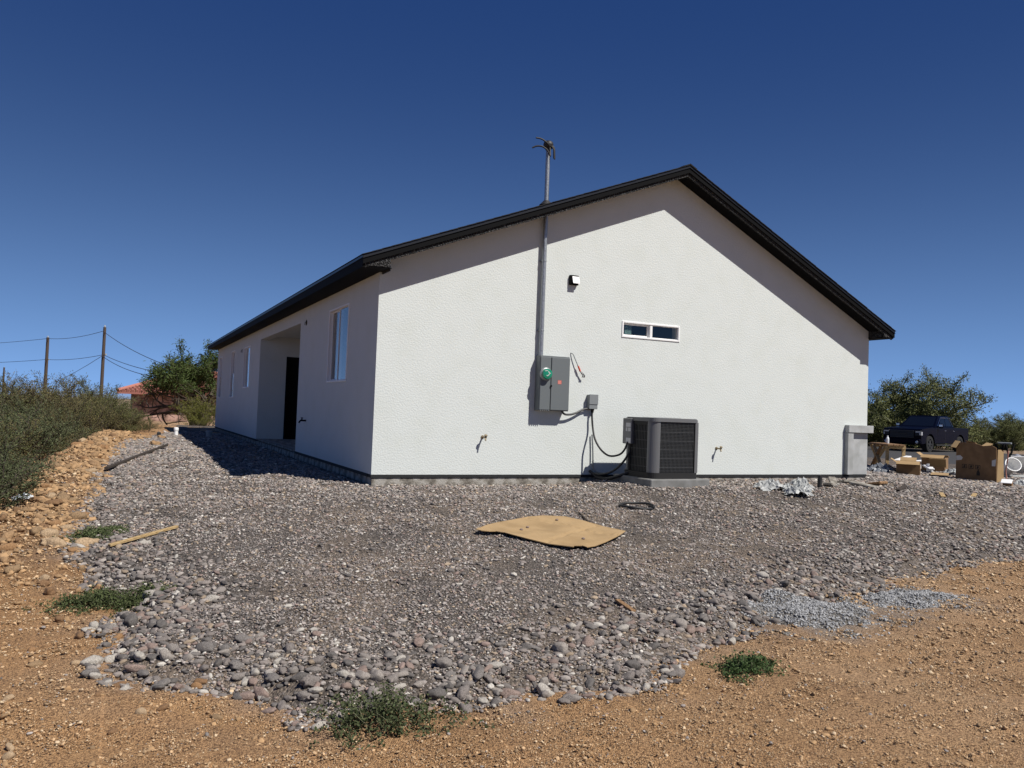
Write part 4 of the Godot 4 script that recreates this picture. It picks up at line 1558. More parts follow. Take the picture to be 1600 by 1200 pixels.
func build_trash() -> void:
	# work bench
	var u := Vector2(0.83, -0.55)
	var t := thing("sawhorse_bench", "low wooden work bench with crossed legs behind the trash pile", "work bench", Vector3(17.6, -0.34, -6.1), -0.62)
	t.scale = Vector3(1.0, 1.0, 1.25)
	var g := Geo.new()
	for k in 3:
		g = Geo.new()
		g.span(Vector3(-0.02, 0.70, -0.75 + k * 0.0) + Vector3(-0.24 + k * 0.165, 0, 0), Vector3(-0.24 + k * 0.165 + 0.13, 0.74, 0.78), 0.004)
		obj("plank", g, M.lumber_brown, t)
	g = Geo.new()
	g.span(Vector3(-0.26, 0.61, 0.66), Vector3(0.26, 0.70, 0.70), 0.004)
	g.span(Vector3(-0.26, 0.61, -0.70), Vector3(0.26, 0.70, -0.66), 0.004)
	obj("cross_beam", g, M.lumber, t)
	for lg in [[-0.25, -0.66, 0.10, -0.85], [0.22, -0.66, -0.12, -0.85], [-0.22, 0.64, -0.22, 0.64], [0.22, 0.64, 0.22, 0.64]]:
		g = Geo.new()
		beam(g, Vector3(lg[0], 0.70, lg[1]), Vector3(lg[2], 0.0, lg[3]), 0.09, 0.04)
		obj("leg", g, M.lumber, t)
	for br in [[-0.5, 0.02, 0.3, 0.68], [0.35, 0.02, -0.35, 0.68]]:
		g = Geo.new()
		beam(g, Vector3(-0.27, br[1], br[0]), Vector3(-0.27, br[3], br[2]), 0.09, 0.035)
		obj("brace", g, M.lumber_brown if br[0] < 0 else M.lumber, t)
	t = thing("plastic_bottle", "small clear plastic bottle standing on the wooden work bench", "bottle", Vector3(17.6, 0.402, -6.1))
	g = Geo.new()
	g.lathe(Vector3.ZERO, [[0.0, 0.0], [0.045, 0.0], [0.047, 0.1], [0.045, 0.15], [0.02, 0.2], [0.02, 0.235], [0.0, 0.235]], 12)
	obj("body", g, M.plastic_clear, t)
	# boxes
	carton(Vector3(15.35, -0.33, -3.62), 0.62, Vector3(0.5, 0.3, 0.55), "small open cardboard box tipped at the front of the trash pile", 0.0)
	carton(Vector3(17.9, -0.34, -4.75), 0.45, Vector3(0.5, 0.42, 0.6), "open cardboard box at the middle of the trash pile, beside the tall box", 0.0)
	# large box
	t = thing("large_box", "tall torn brown cardboard box with printing standing on the gravel", "cardboard box", Vector3(15.72, -0.36, -2.03), -0.1)
	t.scale = Vector3(0.6, 0.95, 0.93)
	g = Geo.new()
	g.prism([Vector2(-0.62, 0), Vector2(0.60, 0), Vector2(0.58, 0.9), Vector2(0.45, 0.96), Vector2(0.2, 0.93), Vector2(-0.05, 0.99), Vector2(-0.4, 1.0), Vector2(-0.6, 0.96)], Vector3(-0.02, 0, 0), Vector3(0, 0, 1), Vector3.UP, Vector3(0.02, 0, 0))
	obj("front_panel", g, M.card_brown, t)
	g = Geo.new()
	g.prism([Vector2(0.0, -0.02), Vector2(0.38, -0.02), Vector2(0.34, 0.8), Vector2(0.2, 0.86), Vector2(0.04, 0.86)], Vector3(0, 0, 0.582), Vector3.RIGHT, Vector3.UP, Vector3(0, 0, 0.015))
	obj("side_panel", g, M.card, t)
	g = Geo.new()
	g.prism([Vector2(0.0, 0.0), Vector2(0.42, 0.0), Vector2(0.42, 0.95), Vector2(0.0, 0.98)], Vector3(0, 0, -0.612), Vector3.RIGHT, Vector3.UP, Vector3(0, 0, 0.015))
	obj("side_panel", g, M.card_brown, t)
	g = Geo.new()
	g.span(Vector3(0.40, 0, -0.59), Vector3(0.42, 0.85, 0.56))
	obj("rear_panel", g, M.card_brown, t)
	for fl in [[-0.08, 0.94, -0.6, 0.6, 0.12], [0.16, 0.97, -0.2, -0.4, 0.5], [0.2, 0.96, 0.2, 0.3, 0.2]]:
		g = Geo.new()
		g.box(Vector3(fl[0], fl[1], fl[2]), Vector3(0.3, 0.014, 0.42 * fl[4] + 0.1), Basis(Vector3(0, 0, 1), fl[3]) * Basis(Vector3.RIGHT, 0.12))
		obj("flap", g, M.card, t)
	g = Geo.new()
	for k in 3:
		var z0 := -0.42 + k * 0.2
		g.span(Vector3(-0.0225, 0.42, z0), Vector3(-0.0205, 0.435, z0 + 0.15))
		g.span(Vector3(-0.0225, 0.33, z0), Vector3(-0.0205, 0.345, z0 + 0.15))
		g.span(Vector3(-0.0225, 0.345, z0), Vector3(-0.0205, 0.42, z0 + 0.015))
		g.span(Vector3(-0.0225, 0.345, z0 + 0.135), Vector3(-0.0205, 0.42, z0 + 0.15))
		g.box(Vector3(-0.0215, 0.382, z0 + 0.075), Vector3(0.002, 0.06, 0.05), Basis(Vector3.RIGHT, 0.7))
	g.prism([Vector2(0.0, 0.17), Vector2(0.1, 0.17), Vector2(0.1, 0.24), Vector2(0.05, 0.34), Vector2(0.0, 0.24)], Vector3(-0.0225, 0, 0.02), Vector3(0, 0, 1), Vector3.UP, Vector3(0.002, 0, 0))
	obj("print", g, M.print, t)
	g = Geo.new()
	g.prism([Vector2(0, 0), Vector2(0.16, 0.02), Vector2(0.2, 0.08), Vector2(0.12, 0.14), Vector2(0, 0.12)], Vector3(-0.0226, 0.52, -0.6), Vector3(0, 0, 1), Vector3.UP, Vector3(0.002, 0, 0))
	g.prism([Vector2(0, 0), Vector2(0.1, 0.0), Vector2(0.12, 0.18), Vector2(0, 0.14)], Vector3(-0.0226, 0.44, 0.46), Vector3(0, 0, 1), Vector3.UP, Vector3(0.002, 0, 0))
	obj("torn_patch", g, M.label_white, t)
	# rolls, sheets and scraps
	crumple("plastic_film", [[15.0, -4.1, 1.0], [15.3, -4.5, 0.9], [14.9, -4.35, 0.6]], M.plastic_blue, "heap of grey blue plastic film at the left end of the trash pile", "plastic film", 800, 0.55)
	crumple("plastic_film", [[16.9, -3.35, 0.9], [17.1, -3.7, 0.7]], M.foil_grey, "heap of grey plastic film between the middle box and the tall box", "plastic film", 810, 0.5)
	var b := 0
	for q in [[17.0, -5.1, 0.9, "white foam strip leaning behind the small open box", 0.3], [18.3, -5.6, 0.7, "white foam sheet lying on top behind the middle box", -0.4], [17.3, -4.5, 0.6, "pale foam scrap between the two open boxes", 0.9]]:
		t = thing("foam_strip", q[3], "foam scrap", Vector3(q[0], -0.34, q[1]))
		g = Geo.new()
		g.box(Vector3(0, 0.35 - 0.1 * b, 0), Vector3(q[2], 0.05, 0.16), Basis(Vector3.UP, q[4]) * Basis(Vector3(0, 0, 1), 0.12), 0.01)
		g.box(Vector3(0.05, 0.12, 0), Vector3(q[2] * 0.5, 0.24, 0.1), Basis(Vector3.UP, q[4]), 0.01)
		obj("foam", g, M.white, t)
		b += 1
	for q in [[16.2, -4.3, 0.55, 0.28, 0.5, "tan cardboard flap propped between the two open boxes"], [17.0, -4.0, 0.5, 0.3, -0.5, "loose tan cardboard sheet lying before the middle box"], [16.0, -3.2, 0.7, 0.06, 0.05, "flat tan cardboard scrap on the gravel between the boxes"]]:
		t = thing("cardboard_scrap", q[5], "cardboard", Vector3(q[0], -0.33, q[1]))
		g = Geo.new()
		g.box(Vector3(0, q[3], 0), Vector3(q[2], 0.012, 0.4), Basis(Vector3.UP, 0.6) * Basis(Vector3(0, 0, 1), q[4]))
		obj("sheet", g, M.card, t)
	# buckets
	for q in [[18.25, -2.84, 0.19, 0.40, 0.9, "tipped white plastic bucket right of the tall box"], [19.87, -3.72, 0.19, 0.42, -0.3, "white bucket with a dark rim behind the tipped white bucket"]]:
		t = thing("bucket", q[5], "bucket", Vector3(q[0], -0.1, q[1]), 0.0, "white buckets in the trash pile")
		t.rotation = Vector3(0.7, 0.5, q[4])
		g = Geo.new()
		g.lathe(Vector3(0, -0.1, 0), [[0.0, 0.0], [q[2] * 0.82, 0.0], [q[2] * 0.98, q[3] * 0.85], [q[2] * 1.05, q[3] * 0.86], [q[2] * 1.05, q[3]], [q[2] * 0.95, q[3]], [q[2] * 0.8, 0.02], [0.0, 0.02]], 18)
		obj("pail", g, M.white, t)
		g = Geo.new()
		g.tube(curve([Vector3(q[2], q[3] * 0.75, 0), Vector3(q[2] * 0.8, q[3] * 0.4, q[2] * 0.9), Vector3(0, q[3] * 0.25, q[2] * 1.2), Vector3(-q[2] * 0.8, q[3] * 0.4, q[2] * 0.9), Vector3(-q[2], q[3] * 0.75, 0)], 14), 0.005, 5)
		obj("handle", g, M.steel_dark, t)
	t = thing("white_board", "bent white sheet lying at the right end of the trash pile", "plastic sheet", Vector3(19.05, -0.36, -3.0))
	g = Geo.new()
	g.box(Vector3(0, 0.36, 0), Vector3(0.9, 0.02, 0.45), Basis(Vector3.UP, 0.5) * Basis(Vector3(0, 0, 1), -0.55))
	obj("upper_half", g, M.white, t)
	g = Geo.new()
	g.box(Vector3(-0.35, 0.07, 0.2), Vector3(0.8, 0.02, 0.4), Basis(Vector3.UP, 0.4) * Basis(Vector3(0, 0, 1), 0.04))
	obj("lower_half", g, M.foil, t)
	# folding stand
	t = thing("folding_stand", "dark folding stand with a small grey top behind the tall box", "stand", Vector3(20.6, -0.36, -4.46))
	g = Geo.new()
	g.box(Vector3(0, 0.90, 0), Vector3(0.40, 0.05, 0.34), Basis(Vector3.UP, 0.5), 0.01)
	obj("top", g, M.box_grey, t)
	for q in [[-0.2, 0.15, 0.22, 0.15], [0.2, 0.15, -0.22, 0.15], [-0.2, -0.15, 0.22, -0.15], [0.2, -0.15, -0.22, -0.15]]:
		g = Geo.new()
		beam(g, Vector3(q[0], 0.88, q[1]), Vector3(q[2], 0.0, q[3]), 0.05, 0.04)
		obj("leg", g, M.black, t)
	t = thing("red_strap", "reddish webbing strap hanging down beside the folding stand", "strap", Vector3(16.93, -0.34, -2.15))
	g = Geo.new()
	g.tube(curve([Vector3(0.2, 0.75, 0), Vector3(0.1, 0.5, 0.05), Vector3(0.12, 0.25, 0.0), Vector3(0.0, 0.02, 0.1), Vector3(-0.3, 0.02, 0.2)], 14), 0.014, 5)
	obj("webbing", g, M.tile[0], t)
	t = thing("white_carton", "small brown box with a white paper lid before the tall box", "box", at(13.6, 0.1), 0.5)
	g = Geo.new()
	g.box(Vector3(0, 0.05, 0), Vector3(0.20, 0.11, 0.17), Basis(), 0.01)
	obj("box", g, M.card_brown, t)
	g = Geo.new()
	g.box(Vector3(-0.02, 0.12, -0.02), Vector3(0.26, 0.015, 0.2), Basis(Vector3(0, 0, 1), 0.25), 0.005)
	obj("lid", g, M.white, t)
	crumple("plastic_film", [[15.6, -0.85, 0.8], [16.6, -1.2, 0.8]], M.foil, "crumpled pale plastic on the gravel at the right edge of the trash pile", "plastic film", 830, 0.4)

func beam(g: Geo, a: Vector3, b: Vector3, w: float, d: float) -> void:
	var y := (b - a).normalized()
	var x := y.cross(Vector3(0, 0, 1)).normalized() if absf(y.z) < 0.9 else y.cross(Vector3.RIGHT).normalized()
	g.box((a + b) / 2, Vector3(w, (b - a).length(), d), Basis(x, y, x.cross(y)), 0.003)

func carton(p: Vector3, turn: float, s: Vector3, label: String, tip: float) -> void:
	var t := thing("cardboard_box", label, "cardboard box", p, turn, "open cardboard boxes in the trash pile")
	var g := Geo.new()
	var hx := s.x / 2
	var hz := s.z / 2
	g.span(Vector3(-hx, 0, -hz), Vector3(-hx + 0.01, s.y, hz))
	obj("side", g, M.card_brown, t)
	g = Geo.new()
	g.span(Vector3(hx - 0.01, 0, -hz), Vector3(hx, s.y, hz))
	obj("side", g, M.card_brown, t)
	g = Geo.new()
	g.span(Vector3(-hx + 0.01, 0, hz - 0.01), Vector3(hx - 0.01, s.y, hz))
	obj("side", g, M.card_brown, t)
	g = Geo.new()
	g.span(Vector3(-hx + 0.01, 0, -hz), Vector3(hx - 0.01, s.y, -hz + 0.01))
	obj("side", g, M.card_brown, t)
	g = Geo.new()
	g.span(Vector3(-hx + 0.01, 0.0, -hz + 0.01), Vector3(hx - 0.01, 0.012, hz - 0.01))
	obj("bottom", g, M.card_brown, t)
	for f in [[-1.0, 0.35], [1.0, -0.25]]:
		g = Geo.new()
		g.box(Vector3(f[0] * (hx + 0.1 * cos(f[1])) , s.y + 0.03, 0), Vector3(0.22, 0.01, s.z * 0.98), Basis(Vector3(0, 0, 1), f[1]))
		obj("flap", g, M.card, t)
	g = Geo.new()
	g.box(Vector3(0, s.y + 0.06, -hz - 0.06), Vector3(s.x * 0.95, 0.01, 0.2), Basis(Vector3.RIGHT, 0.6))
	obj("flap", g, M.card, t)


# ------------------------------------------------------------------ plants
func tint(r: RandomNumberGenerator, a: Color, b: Color) -> Color:
	var c := a.lerp(b, r.randf())
	var w := r.randf_range(0.75, 1.25)
	return Color(c.r * w, c.g * w, c.b * w)

func limb(g: Geo, lv: Leaves, r: RandomNumberGenerator, p: Vector3, d: Vector3, length: float, rad: float, depth: int, o: Dictionary) -> void:
	var path := [p]
	var q := p
	var dir := d
	var n := 4
	for k in n:
		dir = (dir + Vector3(r.randfn(), r.randfn() * 0.6 + o.lift, r.randfn()) * o.bend).normalized()
		q += dir * length / n
		path.append(q)
	if rad > o.thin:
		var rads := []
		for k in n + 1:
			rads.append(rad * lerpf(1.0, 0.6, float(k) / n))
		g.tube(path, rads, 5 if rad < 0.05 else 7, false)
	if depth >= o.depth - 1:
		var cnt: int = o.leaves
		for k in cnt:
			var f := r.randf_range(0.15, 1.0) * n
			var i := mini(int(f), n - 1)
			var c: Vector3 = (path[i] as Vector3).lerp(path[i + 1], f - i)
			var ld := (dir * 0.5 + Vector3(r.randfn(), r.randfn() + o.up, r.randfn())).normalized()
			var ll: float = o.leaf * r.randf_range(0.6, 1.4)
			var sd: Vector3 = ld.cross(Vector3(r.randfn(), r.randfn(), r.randfn())).normalized() * ll * o.slim
			lv.leaf(c + Vector3(r.randfn(), r.randfn(), r.randfn()) * o.spread, ld * ll, sd, tint(r, o.c0, o.c1))
	if depth < o.depth:
		var kids: int = o.kids
		for k in kids:
			var f := r.randf_range(0.35, 1.0) * n if k > 0 else float(n)
			var i := mini(int(f), n - 1)
			var c: Vector3 = (path[i] as Vector3).lerp(path[i + 1], f - i)
			var nd: Vector3 = (dir + Vector3(r.randfn(), r.randfn() * 0.7 + o.lift, r.randfn()) * o.fan).normalized()
			limb(g, lv, r, c, nd, length * r.randf_range(0.55, 0.85), rad * 0.58, depth + 1, o)

func grow(sd: int, o: Dictionary) -> Array:
	var r := RandomNumberGenerator.new()
	r.seed = sd
	var g := Geo.new()
	var lv := Leaves.new()
	for k in o.stems:
		var a: float = TAU * k / o.stems + r.randf() * 0.8
		var out: float = o.out * r.randf_range(0.35, 1.15)
		var d := Vector3(cos(a) * out, 1.0, sin(a) * out).normalized()
		limb(g, lv, r, Vector3(cos(a), 0, sin(a)) * o.foot, d, o.first * r.randf_range(0.8, 1.2), o.rad, 0, o)
	if o.has("clear"):
		# a crown that starts above a bare trunk
		var top := 0.0
		for q in lv.v:
			top = maxf(top, q.y)
		var kept := Leaves.new()
		for k in range(0, lv.v.size(), 6):
			if lv.v[k].y > top * o.clear * r.randf_range(0.8, 1.2):
				kept.v.append_array(lv.v.slice(k, k + 6))
				kept.n.append_array(lv.n.slice(k, k + 6))
				kept.c.append_array(lv.c.slice(k, k + 6))
		lv = kept
	var ys := []
	for k in range(0, lv.v.size(), 30):
		ys.append(lv.v[k].y)
	ys.sort()
	return [g.mesh(), lv.mesh(), ys[int(ys.size() * 0.985)]]

func plant(called: String, label: String, category: String, group: String, kind: Array, p: Vector3, h: float, turn: float, wide: float, bark: Material) -> void:
	var t := thing(called, label, category, p, turn, group)
	var s: float = h / kind[2]
	t.scale = Vector3(s * wide, s, s * wide)
	put("stems" if category == "bush" else "trunk", kind[0], bark, t)
	put("foliage" if category == "bush" else "crown", kind[1], M.leaf, t)

func weed(c: Vector2, rx: float, rz: float, turn: float, h: float, count: int, c0: Color, c1: Color, label: String, sd: int) -> void:
	var r := RandomNumberGenerator.new()
	r.seed = sd
	var t := thing("weed_patch", label, "weeds", at(c.x, c.y))
	var g := Geo.new()
	var lv := Leaves.new()
	for k in count:
		var u := Vector2.from_angle(r.randf() * TAU) * pow(r.randf(), 0.7)
		var lump := 1.0 + rough.get_noise_2d(u.x * 3.0 + sd, u.y * 3.0) * 0.9
		u *= lump
		var l := Vector2(u.x * rx, u.y * rz).rotated(turn)
		var p := at(c.x + l.x, c.y + l.y) - t.position
		var hh := h * r.randf_range(0.4, 1.2) * clampf(1.25 - u.length(), 0.25, 1.0)
		var tip := p + Vector3(r.randfn() * 0.05, hh, r.randfn() * 0.05)
		if k % 3 == 0:
			g.tube([p, (p + tip) / 2 + Vector3(r.randfn(), 0, r.randfn()) * 0.01, tip], 0.0022, 3, false)
		for e in 16:
			var b := p.lerp(tip, r.randf_range(0.15, 1.05)) + Vector3(r.randfn(), r.randfn() * 0.5, r.randfn()) * 0.016
			var d := Vector3(r.randfn(), r.randfn() * 0.5 + 0.4, r.randfn()).normalized()
			var ll := r.randf_range(0.010, 0.024)
			lv.leaf(b, d * ll, d.cross(Vector3(r.randfn(), r.randfn(), r.randfn())).normalized() * ll * 0.3, tint(r, c0, c1))
	obj("stems", g, M.bark_green, t)
	put("leaves", lv.mesh(), M.leaf, t)

func build_plants() -> void:
	var creosote := {"depth": 2, "leaves": 52, "kids": 4, "stems": 12, "out": 0.75, "foot": 0.08, "first": 0.75, "rad": 0.014, "thin": 0.003, "bend": 0.16, "lift": 0.10, "fan": 0.55, "leaf": 0.042, "slim": 0.17, "up": 0.5, "spread": 0.035, "c0": Color(0.080, 0.094, 0.036), "c1": Color(0.135, 0.130, 0.056)}
	var kinds := []
	for k in 3:
		var o := creosote.duplicate()
		if k == 1:
			o.c0 = Color(0.070, 0.088, 0.044)
			o.c1 = Color(0.11, 0.12, 0.062)
			o.out = 0.9
		if k == 2:
			o.c0 = Color(0.092, 0.090, 0.038)
			o.c1 = Color(0.15, 0.125, 0.06)
			o.leaves = 44
		kinds.append(grow(900 + k, o))
	var r := RandomNumberGenerator.new()
	r.seed = 4
	var far := [[-8.4, -29.6, 1.96], [-8.1, -31.7, 1.96], [-6.9, -27.8, 2.06], [-6.4, -29.7, 1.81], [-5.5, -28.2, 2.11], [-4.8, -30.1, 2.08], [-4.1, -27.5, 1.63], [-3.9, -30.5, 1.05], [-3.3, -28.4, 0.95]]
	var mid := [[-6.6, -15.4, 1.40], [-5.9, -13.9, 1.52], [-5.5, -16.0, 1.50], [-4.8, -17.5, 1.75], [-4.5, -18.5, 1.7], [-4.1, -19.1, 1.4], [-3.6, -19.7, 1.05], [-3.0, -18.9, 0.72], [-2.7, -20.2, 0.55]]
	var near := [[-5.5, -5.6, 1.15], [-5.3, -6.9, 1.21], [-4.95, -7.9, 1.18], [-4.6, -9.4, 1.19], [-4.4, -11.2, 1.13], [-3.9, -13.4, 1.04], [-3.4, -14.6, 0.88], [-3.0, -15.4, 0.72], [-2.65, -16.1, 0.55], [-2.3, -17.4, 0.45]]
	var words := ["leftmost", "second from the left", "third from the left", "fourth from the left", "middle", "fifth from the right", "fourth from the right", "third from the right", "second from the right", "rightmost"]
	var row := 0
	for list in [far, mid, near]:
		var say: String = ["tall olive desert bush in the far row, the %s", "olive desert bush in the middle row behind the berm, the %s", "low olive desert bush in the front row along the berm, the %s"][row]
		for k in list.size():
			var b = list[k]
			var wd: String = words[k] if list.size() == 10 else (words[k] if k < 5 else words[k + 1])
			plant("desert_bush", say % wd, "bush", "desert bushes beyond the berm", kinds[r.randi() % 3], Vector3(b[0], base_y(b[0], b[1]) - 0.03, b[1]), b[2] * r.randf_range(0.78, 1.10), r.randf() * TAU, 1.15, M.bark)
		row += 1
	for b in [[-4.75, -0.2, 0.95, "greyish bush at the left edge beside the white rag"], [-4.55, -1.7, 0.80, "greyish bush behind the white rag, against the berm rocks"], [-4.75, 1.2, 0.8, "nearest greyish bush, low at the left edge of the view"]]:
		plant("desert_bush", b[3], "bush", "grey bushes beside the berm", kinds[1], Vector3(b[0], base_y(b[0], b[1]) - 0.03, b[1]), b[2], r.randf() * TAU, 1.2, M.bark)
	# yellow green shrubs by the far corner of the house
	var yo := creosote.duplicate()
	yo.c0 = Color(0.12, 0.13, 0.03)
	yo.c1 = Color(0.17, 0.165, 0.045)
	var yk := grow(930, yo)
	for b in [[0.3, -26.0, 1.35, "yellow green shrub against the far corner of the house"], [0.0, -25.4, 0.7, "small yellow green shrub left of the far house corner"]]:
		plant("yellow_shrub", b[3], "bush", "", yk, Vector3(b[0], -0.35, b[1]), b[2], r.randf() * TAU, 1.0, M.bark)
	var so := creosote.duplicate()
	so.c0 = Color(0.26, 0.19, 0.10)
	so.c1 = Color(0.34, 0.26, 0.15)
	so.leaves = 16
	var sk := grow(940, so)
	plant("dry_bush", "dry straw coloured bush at the right end of the bushes, before the tile roofed house", "bush", "", sk, Vector3(-2.05, -0.6, -21.5), 0.7, 0.4, 1.0, M.bark)
	# trees
	var mesquite := {"clear": 0.46, "depth": 4, "leaves": 78, "kids": 3, "stems": 7, "out": 0.85, "foot": 0.06, "first": 1.5, "rad": 0.13, "thin": 0.008, "bend": 0.2, "lift": 0.02, "fan": 0.75, "leaf": 0.12, "slim": 0.11, "up": -0.1, "spread": 0.09, "c0": Color(0.05, 0.075, 0.024), "c1": Color(0.085, 0.11, 0.038)}
	var mk := grow(950, mesquite)
	plant("mesquite_tree", "dark green spreading tree before the tile roofed house", "tree", "", mk, Vector3(0.75, -0.85, -36.4), 4.5, 0.6, 1.0, M.bark)
	var palo := mesquite.duplicate()
	palo.erase("clear")
	palo.stems = 8
	palo.out = 1.1
	palo.first = 1.3
	palo.leaves = 58
	palo.up = 0.3
	palo.leaf = 0.085
	palo.slim = 0.16
	palo.c0 = Color(0.105, 0.125, 0.045)
	palo.c1 = Color(0.175, 0.18, 0.08)
	var pk := grow(960, palo)
	var pk2 := grow(961, palo)
	for b in [[41.2, -24.4, 4.35, 1.0, 0, "broad olive tree standing behind the dark pickup"], [43.2, -24.0, 3.75, 0.8, 1, "olive tree behind the pickup bed, joined to the broad tree"], [40.0, -27.4, 4.2, 1.0, 1, "olive tree half hidden by the right wall of the house"], [49.5, -23.2, 1.9, 1.0, 0, "low olive tree right of the pickup, at its tail"], [53.5, -23.0, 2.45, 1.2, 1, "olive tree at the right edge behind the tall box"], [57.5, -28.0, 2.3, 1.3, 0, "olive tree at the far right behind the landscape rocks"], [46.0, -27.8, 2.5, 1.1, 1, "olive tree deep behind the pickup, between two taller trees"], [36.8, -26.5, 3.0, 1.1, 0, "dark olive shrub tree left of the pickup, beside the wall"], [58.5, -24.0, 2.6, 1.2, 1, "olive tree leaving the frame at the right"]]:
		plant("palo_verde_tree", b[5], "tree", "olive trees behind the pickup", [pk, pk2][b[4]], Vector3(b[0], -0.5, b[1]), b[2], r.randf() * TAU, b[3] * 1.05, M.bark_green)
	# landscape rocks beyond the road
	for b in [[51.9, -25.6, 0.75, "leftmost tan landscape rock beyond the road"], [52.9, -25.2, 0.6, "second tan landscape rock beyond the road"], [53.7, -24.6, 0.85, "third tan landscape rock beyond the road"], [54.6, -24.3, 0.7, "rightmost tan landscape rock beyond the road"]]:
		var o := put("landscape_rock", stone_mesh(850 + int(b[2] * 10), 2, Vector3(1, 0.7, 0.8), 0.8, 0.6), M.rocks[3])
		tag(o, b[3], "rock", "landscape rocks beyond the road")
		o.position = Vector3(b[0], base_y(b[0], b[1]) + b[2] * 0.25, b[1])
		o.scale = Vector3.ONE * b[2]
	# weeds
	weed(Vector2(-3.13, 4.05), 0.42, 0.24, 0.25, 0.10, 420, Color(0.055, 0.075, 0.03), Color(0.085, 0.10, 0.045), "dark green mat of weeds at the left edge of the cobbles", 71)
	weed(Vector2(-3.28, 1.75), 0.34, 0.28, 0.9, 0.07, 230, Color(0.07, 0.095, 0.04), Color(0.11, 0.13, 0.06), "thin green weeds between the berm rocks and the pale lumber strip", 72)
	weed(Vector2(-1.88, 6.92), 0.33, 0.24, 0.1, 0.15, 210, Color(0.05, 0.068, 0.03), Color(0.088, 0.098, 0.05), "bushy green weed at the front edge of the cobbles", 73)
	weed(Vector2(0.45, 6.85), 0.24, 0.14, -0.4, 0.075, 200, Color(0.045, 0.078, 0.028), Color(0.075, 0.11, 0.045), "small bright green weed alone on the orange dirt", 74)

